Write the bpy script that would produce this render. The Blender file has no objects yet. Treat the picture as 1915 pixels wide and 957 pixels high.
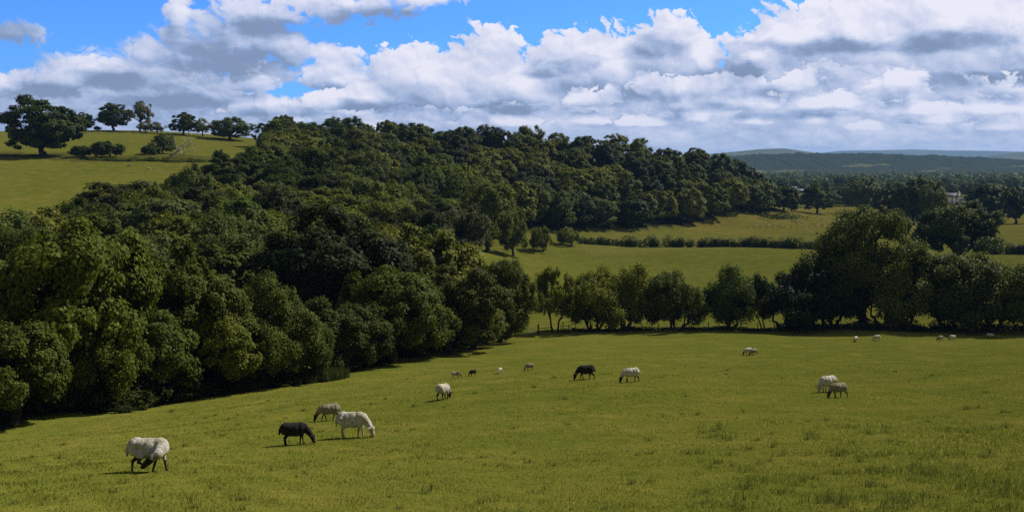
import bpy, bmesh, math, random
import numpy as np
from mathutils import Vector, Matrix

C = bpy.context.scene
COL = C.collection
R = math.radians

# ------------------------------------------------------------------ camera
F_PX = 1839.0
PITCH = R(5.22)
CP, SP = math.cos(PITCH), math.sin(PITCH)
cam_d = bpy.data.cameras.new('camera')
cam_d.sensor_width = 36.0
cam_d.lens = 36.0 * F_PX / 1915.0
cam_d.clip_start = 0.2
cam_d.clip_end = 60000
cam = bpy.data.objects.new('camera', cam_d)
COL.objects.link(cam)
cam.location = (0, 0, 0)
cam.rotation_euler = (math.pi / 2 - PITCH, 0, 0)
C.camera = cam


def ray(px, py):
    cx, cy = (px - 957.5) / F_PX, (478.5 - py) / F_PX
    return cx, CP + cy * SP, -SP + cy * CP


def P(px, py, d):
    """the point seen at photo pixel (px, py) at distance d straight ahead"""
    rx, ry, rz = ray(px, py)
    return rx * d / ry, d, rz * d / ry


# ------------------------------------------------------------------ helpers
def link(o):
    COL.objects.link(o)
    return o


def tag(o, label=None, cat=None, group=None, kind=None):
    if label: o['label'] = label
    if cat: o['category'] = cat
    if group: o['group'] = group
    if kind: o['kind'] = kind
    return o


def empty(name, loc, rz=0.0, scale=(1, 1, 1)):
    o = bpy.data.objects.new(name, None)
    o.empty_display_size = 0.3
    o.location = loc
    o.rotation_euler = (0, 0, rz)
    o.scale = scale
    return link(o)


def np_mesh(name, verts, quads=None, tris=None, mats=(), smooth=False, fattr=None, vcol=None):
    """mesh from numpy arrays"""
    me = bpy.data.meshes.new(name)
    verts = np.asarray(verts, dtype=np.float32)
    nq = 0 if quads is None else len(quads)
    nt = 0 if tris is None else len(tris)
    me.vertices.add(len(verts))
    me.vertices.foreach_set('co', verts.ravel())
    idx, tot = [], []
    if nq:
        idx.append(np.asarray(quads, dtype=np.int32).ravel()); tot.append(np.full(nq, 4, np.int32))
    if nt:
        idx.append(np.asarray(tris, dtype=np.int32).ravel()); tot.append(np.full(nt, 3, np.int32))
    idx = np.concatenate(idx); tot = np.concatenate(tot)
    start = np.concatenate(([0], np.cumsum(tot)[:-1])).astype(np.int32)
    me.loops.add(len(idx)); me.loops.foreach_set('vertex_index', idx)
    me.polygons.add(len(tot)); me.polygons.foreach_set('loop_start', start)
    me.polygons.foreach_set('loop_total', tot)
    if smooth:
        me.polygons.foreach_set('use_smooth', np.ones(len(tot), dtype=bool))
    me.update(calc_edges=True)
    me.validate()
    if fattr is not None:
        for k, v in fattr.items():
            a = me.attributes.new(k, 'FLOAT', 'FACE'); a.data.foreach_set('value', np.asarray(v, np.float32))
    if vcol is not None:
        for k, v in vcol.items():
            a = me.attributes.new(k, 'FLOAT_COLOR', 'POINT'); a.data.foreach_set('color', np.asarray(v, np.float32).ravel())
    for m in mats:
        me.materials.append(m)
    return me


def obj(name, me, parent=None, loc=None):
    o = bpy.data.objects.new(name, me)
    if parent is not None: o.parent = parent
    if loc is not None: o.location = loc
    return link(o)


class MB:
    """collects tubes, boxes and balls into one mesh"""
    def __init__(self):
        self.v, self.q, self.t, self.n = [], [], [], 0

    def add(self, v, q=(), t=()):
        v = np.asarray(v, float)
        if len(q): self.q.append(np.asarray(q, int) + self.n)
        if len(t): self.t.append(np.asarray(t, int) + self.n)
        self.v.append(v); self.n += len(v)

    def tube(self, pts, rad, k=7, cap=True):
        pts = np.asarray(pts, float); n = len(pts)
        rad = np.broadcast_to(np.asarray(rad, float), (n,))
        tan = np.gradient(pts, axis=0)
        tan /= np.linalg.norm(tan, axis=1)[:, None] + 1e-9
        ref = np.array([0, 0, 1.0]) if abs(tan[0][2]) < .9 else np.array([1.0, 0, 0])
        vs = []
        a = np.arange(k) * 2 * math.pi / k
        for i in range(n):
            u = np.cross(tan[i], ref); u /= np.linalg.norm(u) + 1e-9
            w = np.cross(tan[i], u)
            vs.append(pts[i] + rad[i] * (np.cos(a)[:, None] * u + np.sin(a)[:, None] * w))
        vs = np.concatenate(vs)
        q = []
        for i in range(n - 1):
            for j in range(k):
                q.append((i * k + j, i * k + (j + 1) % k, (i + 1) * k + (j + 1) % k, (i + 1) * k + j))
        t = []
        if cap:
            vs = np.concatenate([vs, pts[:1], pts[-1:]])
            b, e = n * k, n * k + 1
            for j in range(k):
                t.append((b, (j + 1) % k, j))
                t.append((e, (n - 1) * k + j, (n - 1) * k + (j + 1) % k))
        self.add(vs, q, t)

    def box(self, c, s, rz=0.0, mat=None):
        c = np.asarray(c, float); s = np.asarray(s, float) / 2
        v = np.array([(x, y, z) for x in (-1, 1) for y in (-1, 1) for z in (-1, 1)], float) * s
        cr, sr = math.cos(rz), math.sin(rz)
        v = np.stack([v[:, 0] * cr - v[:, 1] * sr, v[:, 0] * sr + v[:, 1] * cr, v[:, 2]], 1)
        q = [(0, 1, 3, 2), (4, 6, 7, 5), (0, 4, 5, 1), (2, 3, 7, 6), (0, 2, 6, 4), (1, 5, 7, 3)]
        self.add(v + c, q)

    def mesh(self, name, mats=(), smooth=True):
        return np_mesh(name, np.concatenate(self.v), np.concatenate(self.q) if self.q else None,
                       np.concatenate(self.t) if self.t else None, mats, smooth)


# ------------------------------------------------------------------ node helper
class NT:
    def __init__(self, tree):
        self.t = tree
        self.links = tree.links

    def n(self, typ, **kw):
        nd = self.t.nodes.new(typ)
        for k, v in kw.items():
            setattr(nd, k, v)
        return nd

    def put(self, sock, val):
        if isinstance(val, bpy.types.NodeSocket):
            self.links.new(val, sock)
        elif val is not None:
            sock.default_value = val

    def m(self, op, a, b=None, c=None, clamp=False):
        nd = self.n('ShaderNodeMath', operation=op, use_clamp=clamp)
        for i, v in enumerate((a, b, c)):
            self.put(nd.inputs[i], v)
        return nd.outputs[0]

    def mixc(self, fac, a, b, blend='MIX'):
        nd = self.n('ShaderNodeMix', data_type='RGBA', blend_type=blend)
        self.put(nd.inputs[0], fac)
        for s, v in ((nd.inputs[6], a), (nd.inputs[7], b)):
            if isinstance(v, tuple) and len(v) == 3: v = v + (1,)
            self.put(s, v)
        return nd.outputs[2]

    def maprange(self, v, a, b, c=0.0, d=1.0, smooth=False):
        nd = self.n('ShaderNodeMapRange', interpolation_type='SMOOTHSTEP' if smooth else 'LINEAR')
        for i, x in enumerate((v, a, b, c, d)):
            self.put(nd.inputs[i], x)
        return nd.outputs[0]

    def noise(self, vec, scale, detail=4, rough=.5, dist=0.0, out=0):
        nd = self.n('ShaderNodeTexNoise', noise_dimensions='3D')
        self.put(nd.inputs['Vector'], vec)
        nd.inputs['Scale'].default_value = scale
        nd.inputs['Detail'].default_value = detail
        nd.inputs['Roughness'].default_value = rough
        nd.inputs['Distortion'].default_value = dist
        return nd.outputs[out]

    def vmath(self, op, a, b=None):
        nd = self.n('ShaderNodeVectorMath', operation=op)
        self.put(nd.inputs[0], a)
        if b is not None: self.put(nd.inputs[1], b)
        return nd.outputs[0]


def new_mat(name):
    m = bpy.data.materials.new(name)
    m.use_nodes = True
    m.node_tree.nodes.clear()
    return m, NT(m.node_tree)


def diffuse_mat(name, col, rough=.9, var=.25, scale=6.0, bump=0.0, spec=.2):
    m, n = new_mat(name)
    out = n.n('ShaderNodeOutputMaterial')
    b = n.n('ShaderNodeBsdfPrincipled')
    tc = n.n('ShaderNodeTexCoord')
    nz = n.noise(tc.outputs['Object'], scale, 5, .6)
    f = n.maprange(nz, .3, .7, 1 - var, 1 + var)
    c = n.n('ShaderNodeVectorMath', operation='SCALE')
    c.inputs[0].default_value = col
    n.put(c.inputs[3], f)
    n.put(b.inputs['Base Color'], c.outputs[0])
    b.inputs['Roughness'].default_value = rough
    b.inputs['Specular IOR Level'].default_value = spec
    if bump:
        bp = n.n('ShaderNodeBump'); bp.inputs['Strength'].default_value = bump
        bp.inputs['Distance'].default_value = .02
        n.put(bp.inputs['Height'], nz); n.put(b.inputs['Normal'], bp.outputs[0])
    n.links.new(b.outputs[0], out.inputs[0])
    return m


# ------------------------------------------------------------------ terrain
FLOOR = -22.0
_cp = []
def g(px, py, d): _cp.append(P(px, py, d))
def w(x, y, z): _cp.append((x, y, z))
# near pasture (falls away from the photographer, tips down to the left)
for a in ((278, 884, 22), (660, 820, 30), (552, 835, 28.5), (830, 749, 42), (1095, 710, 54), (1180, 716, 50), (1548, 738, 41),
          (1400, 664, 86), (1600, 640, 103), (1851, 634, 110), (1260, 622, 118), (1035, 628, 116), (1700, 622, 118), (1500, 622, 119), (1900, 622, 119),
          (0, 815, 46), (230, 772, 54), (480, 732, 65), (740, 677, 84), (930, 640, 106), (90, 748, 62), (0, 957, 16), (960, 957, 14.3), (1915, 957, 13.3),
          (1915, 740, 41), (1915, 850, 22)):
    g(*a)
for a in ((0, 0, -1.65), (0, -15, 1.2), (0, -60, 9), (50, -30, 6), (-50, -30, 1), (70, 30, -5.5), (70, 70, -13), (70, 118, -19.9), (-60, 20, -10),
          (120, 40, -6), (120, 118, -19.5), (150, -60, 9), (-150, -60, 0), (0, -140, 16)):
    w(*a)
# wooded dingle on the left
for a in ((-45, 78, -17.2), (-25, 102, -19), (-5, 130, -20.6), (5, 165, -21.3), (-75, 60, -15), (-110, 40, -13), (-80, 110, -14.5), (-60, 150, -13.8),
          (-38, 190, -14.2), (-12, 215, -17.5), (-130, 100, -12), (-104, 200, -9.8), (-70, 203, -11.8), (-200, 120, -6)):
    w(*a)
# meadow on the valley floor
for a in ((1000, 560, 155), (1000, 500, 205), (1300, 465, 258), (1700, 480, 235), (1500, 420, 370), (1500, 395, 478), (1800, 420, 370), (1090, 444, 308)):
    x, y, z = P(*a); w(x, y, FLOOR + (0.7 if y < 220 else 0))
for a in ((100, 160, -21), (150, 250, -22), (250, 160, -20), (300, 300, -22), (250, 450, -22), (400, 500, -22), (120, 560, -22), (60, 600, -22)):
    w(*a)
# pasture hill on the left
for a in ((0, 400, 200), (0, 352, 245), (0, 305, 290), (100, 350, 240), (330, 312, 300), (250, 350, 250), (85, 293, 315), (330, 292, 318), (0, 247, 440), (80, 246, 440),
          (200, 244, 440), (330, 252, 430), (470, 267, 420), (410, 300, 318), (200, 268, 380), (390, 335, 285)):
    g(*a)
for a in ((-260, 560, 13), (-150, 560, 12), (-330, 440, 18), (-330, 300, 8), (-330, 200, -3), (-100, 560, 9)):
    w(*a)
# wooded ridge: foot, slope and crest
for a in ((1200, 434, 330), (1330, 420, 372), (1440, 408, 420), (900, 478, 250), (980, 462, 272)):
    x, y, z = P(*a); w(x, y, FLOOR)
for a in ((560, 283, 400), (640, 286, 392), (750, 287, 388), (900, 300, 388), (1100, 315, 404), (1200, 322, 412), (1300, 340, 425), (1400, 372, 440), (1450, 390, 447)):
    g(*a)
for a in ((500, 350, 275), (450, 305, 325), (700, 375, 262), (850, 395, 285), (650, 335, 320), (800, 345, 330), (1000, 385, 335), (1150, 385, 365)):
    g(*a)
for a in ((-40, 500, -3), (40, 520, -10), (100, 510, -21), (-40, 620, -18), (20, 620, -21)):
    w(*a)
for k in range(24):
    a = 2 * math.pi * k / 24
    x, y = 900 * math.sin(a), 900 * math.cos(a)
    w(x, y, FLOOR if y > -200 else 18)
_cp = np.array(_cp)
S_ = 100.0


def _phi(r2):
    return 0.5 * r2 * np.log(r2 + 1e-9)


def _fit():
    X = _cp[:, :2] / S_
    n = len(X)
    d2 = ((X[:, None] - X[None]) ** 2).sum(-1)
    K = _phi(d2) + np.eye(n) * 2e-4
    Pm = np.concatenate([np.ones((n, 1)), X], 1)
    A = np.block([[K, Pm], [Pm.T, np.zeros((3, 3))]])
    b = np.concatenate([_cp[:, 2], np.zeros(3)])
    s = np.linalg.solve(A, b)
    return X, s[:n], s[n:]


_X, _W, _A = _fit()


def _sm(a, b, x):
    t = np.clip((x - a) / (b - a), 0, 1)
    return t * t * (3 - 2 * t)


def gz(x, y):
    """ground height, vectorised"""
    x = np.asarray(x, float); y = np.asarray(y, float)
    sh = x.shape
    xf, yf = x.ravel(), y.ravel()
    r = np.hypot(xf, yf)
    k = np.minimum(1, 880.0 / np.maximum(r, 1e-6))
    q = np.stack([xf * k, yf * k], 1) / S_
    out = np.zeros(len(xf))
    for i in range(0, len(xf), 20000):
        qq = q[i:i + 20000]
        d2 = ((qq[:, None] - _X[None]) ** 2).sum(-1)
        out[i:i + 20000] = _phi(d2) @ _W + _A[0] + qq @ _A[1:]
    t = _sm(600, 860, r)
    far = np.where(yf > -200, FLOOR, 18.0)
    out = out * (1 - t) + far * t
    # small undulations
    u = (0.10 * np.sin(xf * .33 + 1.1 * np.sin(yf * .21)) + 0.08 * np.sin(yf * .47 + xf * .19) + 0.05 * np.sin(xf * .9 - yf * .6))
    u = u * _sm(14, 40, r) * np.exp(-r / 700)
    return (out + u).reshape(sh)


def gz1(x, y):
    return float(gz(np.array([x]), np.array([y]))[0])


def on_ground(px, py, dmin=4.0, dmax=1500.0):
    """where the ray through photo pixel (px, py) meets the ground"""
    rx, ry, rz = ray(px, py)
    ds = np.geomspace(dmin, dmax, 1500)
    X, Z = rx / ry * ds, rz / ry * ds
    G = gz(X, ds)
    hit = np.nonzero(Z <= G)[0]
    i = hit[0] if len(hit) else len(ds) - 1
    lo, hi = ds[max(i - 1, 0)], ds[i]
    for _ in range(25):
        mid = (lo + hi) / 2
        if rz / ry * mid <= gz1(rx / ry * mid, mid): hi = mid
        else: lo = mid
    return rx / ry * hi, hi, gz1(rx / ry * hi, hi)


def inside(poly, x, y):
    """points in polygon, vectorised"""
    poly = np.asarray(poly, float)
    c = np.zeros(x.shape, bool)
    j = len(poly) - 1
    for i in range(len(poly)):
        xi, yi = poly[i]; xj, yj = poly[j]
        c ^= ((yi > y) != (yj > y)) & (x < (xj - xi) * (y - yi) / (yj - yi + 1e-12) + xi)
        j = i
    return c
# ------------------------------------------------------------------ foliage and bark
def leaf_material():
    m, n = new_mat('leaf')
    out = n.n('ShaderNodeOutputMaterial')
    oi = n.n('ShaderNodeObjectInfo')
    at = n.n('ShaderNodeAttribute', attribute_name='v')
    f = n.maprange(at.outputs['Fac'], 0, 1, .66, 1.36)
    sc = n.n('ShaderNodeVectorMath', operation='SCALE')
    n.put(sc.inputs[0], oi.outputs['Color']); n.put(sc.inputs[3], f)
    hs = n.n('ShaderNodeHueSaturation')
    n.put(hs.inputs['Hue'], n.maprange(at.outputs['Fac'], 0, 1, .508, .490))
    hs.inputs['Saturation'].default_value = 1.0
    n.put(hs.inputs['Color'], sc.outputs[0])
    b = n.n('ShaderNodeBsdfPrincipled')
    n.put(b.inputs['Base Color'], hs.outputs[0])
    b.inputs['Roughness'].default_value = .6
    b.inputs['Specular IOR Level'].default_value = .06
    tr = n.n('ShaderNodeBsdfTranslucent')
    tc = n.mixc(1.0, hs.outputs[0], (1.15, 1.25, .5), 'MULTIPLY')
    n.put(tr.inputs['Color'], tc)
    mx = n.n('ShaderNodeMixShader'); mx.inputs[0].default_value = .27
    n.links.new(b.outputs[0], mx.inputs[1]); n.links.new(tr.outputs[0], mx.inputs[2])
    n.links.new(mx.outputs[0], out.inputs[0])
    return m


M_LEAF = leaf_material()
M_BARK = diffuse_mat('bark', (.045, .038, .028), .95, .4, 3.0, .6)
M_DEADWOOD = diffuse_mat('dead_wood', (.42, .39, .34), .9, .3, 2.0, .4)


def sph(rng, n):
    v = rng.normal(size=(n, 3))
    return v / np.linalg.norm(v, axis=1)[:, None]


def leaf_quads(rng, p, nrm, size, v):
    n = len(p)
    t = np.cross(nrm, sph(rng, n)); t /= np.linalg.norm(t, axis=1)[:, None] + 1e-9
    s = np.cross(nrm, t)
    a = (size * rng.uniform(.7, 1.35, n))[:, None]; b = a * rng.uniform(.45, .75, n)[:, None]
    fold = nrm * (a * rng.uniform(-.25, .25, n)[:, None])
    vs = np.stack([p + a * t, p + b * s + fold, p - a * t * .9, p - b * s + fold * .6], 1).reshape(-1, 3)
    q = np.arange(4 * n).reshape(-1, 4)
    return vs, q, v


def make_proto(seed, H, Rr, hb, leaf, count, style='oak', stems=1, irr=1.0):
    """returns (trunk mesh, crown mesh, H, R)"""
    rng = np.random.default_rng(seed)
    cz = hb + (H - hb) * .46
    ax = np.array([Rr, Rr, (H - hb) * .5])
    # irregular outline: radius varies smoothly with direction
    kd = sph(rng, 7); ka = rng.uniform(-.20, .22, 7) * irr
    def env(d):
        return 1 + (ka * np.exp(-3.2 * (1 - d @ kd.T))).sum(1)
    if style == 'oak':
        nl, lr, u0, u1, ns = 36, (.18, .33), .55, .90, 10
    elif style == 'round':
        nl, lr, u0, u1, ns = 54, (.15, .25), .70, .92, 8
    elif style == 'fine':
        nl, lr, u0, u1, ns = 40, (.18, .30), .58, .90, 7
    elif style == 'thorn':
        nl, lr, u0, u1, ns = 34, (.20, .34), .35, .88, 8
    elif style == 'airy':
        nl, lr, u0, u1, ns = 26, (.14, .24), .35, .92, 6
    d = sph(rng, nl * 4)
    d = d[d[:, 2] > -.75]
    # keep them spread out
    keep = [0]
    for i in range(1, len(d)):
        if len(keep) >= nl: break
        if ((d[keep] - d[i]) ** 2).sum(1).min() > (1.9 / nl) * (1.3 if style != 'airy' else .7): keep.append(i)
    d = d[keep]; nl = len(d)
    lc = np.array([0, 0, cz]) + d * ax * (rng.uniform(u0, u1, nl) * env(d))[:, None]
    lrad = Rr * rng.uniform(lr[0], lr[1], nl)
    inner = 6 if style != 'airy' else 2
    di = sph(rng, inner)
    lc = np.concatenate([lc, np.array([0, 0, cz]) + di * ax * .3]); lrad = np.concatenate([lrad, np.full(inner, Rr * .38)])
    d = np.concatenate([d, di]); nl = len(lc)
    # sub-clumps
    sc_, sr_, so_, sv_ = [], [], [], []
    for i in range(nl):
        dd = sph(rng, ns)
        flip = (dd @ d[i]) < -.35
        dd[flip] *= -1
        sc_.append(lc[i] + dd * lrad[i] * np.array([.80, .80, .66]))
        sr_.append(lrad[i] * rng.uniform(.28, .52, ns))
        so_.append(dd)
        sv_.append(np.clip(rng.normal(.5, .13) + rng.normal(0, .10, ns), 0, 1))
    sc_, sr_, sv_ = np.concatenate(sc_), np.concatenate(sr_), np.concatenate(sv_)
    area = sr_ ** 2
    k = rng.choice(len(sc_), size=count, p=area / area.sum())
    o = sph(rng, count)
    if style in ('fine', 'airy', 'thorn'):
        rad = sr_[k] * rng.normal(.95, .30, count)
        o[:, 2] = o[:, 2] * 1.0
        p = sc_[k] + o * rad[:, None] * np.array([1, 1, 1.15])
        rndw, upw = (.95 if leaf < .2 else .6), .30
    else:
        rad = sr_[k] * rng.normal(.94, .24, count)
        p = sc_[k] + o * rad[:, None] * np.array([1, 1, .82])
        rndw, upw = (.62 if leaf < .2 else .42), .30
    low = hb * (.72 if style != 'thorn' else .45)
    ok = p[:, 2] > low + rng.uniform(0, .5, count)
    p, o, k = p[ok], o[ok], k[ok]
    o = o * .60 + (p - np.array([0, 0, cz - 1])) / np.linalg.norm(p - np.array([0, 0, cz - 1]), axis=1)[:, None] * .65
    nrm = o + sph(rng, len(o)) * rndw + np.array([0, 0, upw])
    nrm /= np.linalg.norm(nrm, axis=1)[:, None] + 1e-9
    v = np.clip(sv_[k] + rng.normal(0, .17, len(k)), 0, 1)
    vs, q, v = leaf_quads(rng, p, nrm, np.full(len(p), leaf), v)
    crown = np_mesh('crown', vs, q, None, [M_LEAF], False, {'v': v})
    # trunk and limbs
    mb = MB()
    tr = Rr * (.085 if style != 'airy' else .055)
    base = np.array([0, 0, 0.0])
    tops = []
    for s in range(stems):
        off = np.array([0, 0, 0.]) if stems == 1 else np.array([*(rng.normal(0, Rr * .13, 2)), 0])
        top = np.array([*(off[:2] * 2.2 + rng.normal(0, Rr * .05, 2)), hb * 1.25 + H * .06])
        n = 6
        pts = [off + (top - off) * i / n + (rng.normal(0, Rr * .018, 3) if 0 < i else 0) for i in range(n + 1)]
        pts = [pts[0] + np.array([0, 0, -.7])] + pts
        k_ = 1 / math.sqrt(stems)
        mb.tube(pts, [tr * k_ * 1.7, tr * k_ * 1.45] + [tr * k_ * (1.05 - .4 * i / n) for i in range(n)], 9)
        tops.append(pts[-1])
    order = np.argsort(-lrad)[:18]
    for i in order:
        st = tops[int(np.argmin([np.linalg.norm(t[:2] - lc[i][:2]) for t in tops]))]
        a = st - np.array([0, 0, hb * rng.uniform(0, .35)])
        b_ = lc[i]
        mid = (a + b_) / 2 + np.array([0, 0, (b_[2] - a[2]) * .15]) + rng.normal(0, Rr * .04, 3)
        q1 = (a + mid) / 2 + rng.normal(0, Rr * .025, 3); q2 = (mid + b_) / 2 + rng.normal(0, Rr * .025, 3)
        r0 = tr * rng.uniform(.36, .55) / math.sqrt(math.sqrt(stems))
        mb.tube([a, q1, mid, q2, b_], [r0, r0 * .8, r0 * .6, r0 * .42, r0 * .2], 6)
        for _ in range(2):
            e = b_ + sph(rng, 1)[0] * lrad[i] * .9
            mb.tube([q2, (q2 + e) / 2 + rng.normal(0, Rr * .02, 3), e], [r0 * .4, r0 * .28, r0 * .1], 5)
    trunk = mb.mesh('trunk', [M_BARK], True)
    Reff = np.percentile(np.hypot(p[:, 0], p[:, 1]), 96); Heff = np.percentile(p[:, 2], 99.6)
    return trunk, crown, Heff, Reff


PROTO = {
    # near, small leaves
    'oakA': make_proto(11, 10.5, 5.2, 1.9, .150, 56000, 'oak'),
    'oakB': make_proto(12, 10.5, 5.2, 1.2, .145, 54000, 'oak'),
    'oakC': make_proto(13, 11.0, 5.0, .6, .150, 52000, 'oak'),
    'fineA': make_proto(14, 10.0, 4.6, .6, .115, 56000, 'fine'),
    'fineB': make_proto(15, 10.0, 4.6, .7, .120, 56000, 'fine'),
    'thornA': make_proto(16, 7.0, 3.8, .5, .110, 40000, 'thorn', 4),
    'thornB': make_proto(17, 7.0, 3.8, .45, .110, 40000, 'thorn', 3),
    'thornC': make_proto(18, 7.0, 3.6, 1.2, .115, 15000, 'airy', 2),
    'dome': make_proto(72, 14.5, 7.4, 1.2, .150, 70000, 'fine', 1, .35),
    'edgeA': make_proto(61, 8, 4.4, 1.5, .135, 40000, 'oak'),
    'edgeB': make_proto(62, 8, 4.4, 1.4, .12, 42000, 'fine'),
    # middle distance
    'midA': make_proto(21, 11.5, 5.2, .8, .20, 24000, 'oak'),
    'midB': make_proto(22, 11.5, 5.2, .7, .20, 24000, 'round'),
    'midC': make_proto(23, 11.5, 5.2, .7, .18, 26000, 'fine'),
    'midD': make_proto(24, 12, 5.2, .7, .18, 26000, 'fine'),
    'midE': make_proto(25, 11, 5.6, 1.0, .21, 22000, 'oak'),
    # far
    'farA': make_proto(31, 12, 5.2, .9, .27, 13000, 'oak'),
    'farB': make_proto(32, 12, 5.2, .9, .27, 13000, 'round'),
    'farC': make_proto(33, 12, 5.2, .9, .25, 14000, 'fine'),
    'farD': make_proto(34, 12, 5.4, 1.1, .27, 12000, 'oak'),
    'farE': make_proto(35, 12, 5.2, .9, .27, 13000, 'round'),
    # single trees on the skyline, open crowns
    'openA': make_proto(41, 12, 5.6, 1.6, .26, 11000, 'oak'),
    'openB': make_proto(42, 12, 5.6, 2.0, .26, 7000, 'oak'),
    'openC': make_proto(43, 12, 5.0, 2.2, .22, 6500, 'airy'),
    'openD': make_proto(44, 12, 5.6, 1.8, .26, 9000, 'round'),
    'bush': make_proto(51, 5, 3.2, .15, .17, 9000, 'oak', 3),
    'bushB': make_proto(52, 5, 3.2, .15, .15, 10000, 'fine', 3),
}
DARK = (.043, .059, .0080)
MID = (.066, .087, .0110)
YEL = (.126, .138, .0130)
GRY = (.085, .107, .028)
OLV = (.096, .111, .0130)
PALE = (.11, .11, .030)
_rs = random.Random(7)


def jitter(c, a=.14):
    k = _rs.uniform(1 - a, 1 + a)
    return (c[0] * k * _rs.uniform(.94, 1.06), c[1] * k, c[2] * k * _rs.uniform(.85, 1.15), 1)


TREES = []


def place_tree(name, proto, x, y, z, w_, h_, color, label, cat='tree', group=None, rz=None, sink=.1):
    tr, cr, H, Rr = PROTO[proto]
    t = empty(name, (x, y, z - sink), _rs.uniform(0, 6.28) if rz is None else rz, (w_ / (2 * Rr), w_ / (2 * Rr), (h_ + sink) / H))
    a = obj('trunk', tr, t)
    b = obj('crown', cr, t)
    b.color = color
    tag(t, label, cat, group)
    TREES.append((t, x, y, w_))
    return t


def T(px, top, d, wpx, proto, color, label, name='tree', cat='tree', group=None, rz=None, hmin=1.0):
    x, y, zt = P(px, top, d)
    z = gz1(x, y)
    h = max(hmin, (zt - z))
    return place_tree(name, proto, x, y, z, wpx * d / F_PX, h, jitter(color, .05), label, cat, group, rz)


# ---- single trees and bushes on the pasture hill
T(78, 182, 315, 146, 'midB', (.050, .066, .011), 'biggest broad oak standing alone on the left hillside above its long shadow', 'oak_tree')
SK = 'trees along the hilltop skyline'
T(155, 211, 438, 42, 'farB', MID, 'small round tree on the hilltop just right of the biggest oak', 'oak_tree', group=SK)
T(182, 236, 438, 14, 'bush', MID, 'tiny bush on the skyline between two hilltop oaks', 'bush', 'bush')
T(211, 194, 438, 62, 'farD', (.050, .064, .012), 'dark broad hilltop oak beside the pale airy ash', 'oak_tree', group=SK, rz=2.0)
T(260, 189, 436, 54, 'openC', (.11, .115, .045), 'pale grey green airy ash, tallest on the hilltop', 'ash_tree', group=SK)
T(272, 226, 433, 30, 'openB', PALE, 'low pale thorn under the airy hilltop ash', 'thorn_tree', group=SK)
T(293, 228, 431, 32, 'openB', PALE, 'low pale thorn on the hilltop, end of the ash clump', 'thorn_tree', group=SK, rz=1.0)
T(342, 211, 432, 52, 'farB', DARK, 'dark round headed oak on the hilltop with clear short trunk', 'oak_tree', group=SK)
T(378, 221, 431, 32, 'openB', OLV, 'thin light tree between the dark round oak and the spreading oak', 'ash_tree', group=SK)
T(430, 220, 426, 76, 'farA', OLV, 'low wide spreading oak at the right end of the hilltop row', 'oak_tree', group=SK, rz=4.0)
T(150, 273, 313, 44, 'bush', DARK, 'smaller of two dark bushes at the foot of the hill pasture bank', 'bush', 'bush')
T(198, 265, 311, 64, 'bush', DARK, 'larger of two dark bushes at the foot of the hill pasture bank', 'bush', 'bush', rz=1.3)
T(305, 252, 330, 52, 'bushB', GRY, 'twiggy grey green bush beside the fallen bleached tree', 'bush', 'bush')
T(281, 272, 322, 36, 'bush', DARK, 'low dark bush on the bank left of the twiggy bush', 'bush', 'bush', rz=.4)
T(410, 281, 300, 28, 'bush', DARK, 'small dark bush standing clear at the wood edge below the hilltop', 'bush', 'bush', rz=2.2)

# ---- hedgerow trees at the far side of the sheep pasture
HR = 'hedgerow trees across the bottom of the sheep pasture'
T(1036, 503, 119, 92, 'thornC', YEL, 'slim open hedgerow tree with forked trunk beside the stile', 'hedgerow_tree', group=HR)
T(1112, 512, 122, 118, 'thornA', YEL, 'bushy hedgerow tree with several stems, just right of the stile', 'hedgerow_tree', group=HR)
T(1165, 496, 123, 118, 'thornB', YEL, 'taller bushy hedgerow tree leaning against its left neighbour, bent trunk', 'hedgerow_tree', group=HR)
T(1258, 512, 122, 116, 'thornA', MID, 'dark spreading hedgerow tree midway along the row with gaps both sides', 'hedgerow_tree', group=HR, rz=2.6)
T(1364, 499, 123, 116, 'thornB', MID, 'darkest rounded hedgerow tree before the thin gap in the row', 'hedgerow_tree', group=HR, rz=1.6)
T(1434, 530, 124, 66, 'thornC', MID, 'thin see-through hedgerow tree between two dense dark ones', 'hedgerow_tree', group=HR, rz=2.0)
T(1505, 508, 122, 160, 'thornA', (.022, .032, .008), 'low black green tree under the left side of the tall crown', 'hedgerow_tree', group=HR, rz=.8)
T(1620, 394, 127, 214, 'dome', (.075, .094, .014), 'tallest wide crowned tree in the hedgerow, rising above the field hedge', 'ash_tree', group=HR)
T(1556, 470, 123, 160, 'thornB', DARK, 'low dark tree in front of the tallest hedgerow crown', 'hedgerow_tree', group=HR, rz=3.5)
T(1692, 462, 122, 150, 'thornA', (.094, .114, .020), 'pale leaved tree on the right shoulder of the tallest hedgerow crown', 'hedgerow_tree', group=HR)
T(1782, 478, 121, 185, 'thornA', (.064, .080, .011), 'broad hedgerow tree near the right edge with thick dark trunk', 'hedgerow_tree', group=HR, rz=4.2)
T(1872, 484, 120, 180, 'thornB', MID, 'last hedgerow tree at the right edge of the view', 'hedgerow_tree', group=HR, rz=5.2)
T(1960, 490, 120, 150, 'thornA', MID, 'hedgerow tree cut by the right edge', 'hedgerow_tree', group=HR, rz=3.0)
T(1795, 380, 225, 160, 'midC', DARK, 'rounded dark tree alone in the field behind the hedgerow, below the white house', 'oak_tree')

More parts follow.
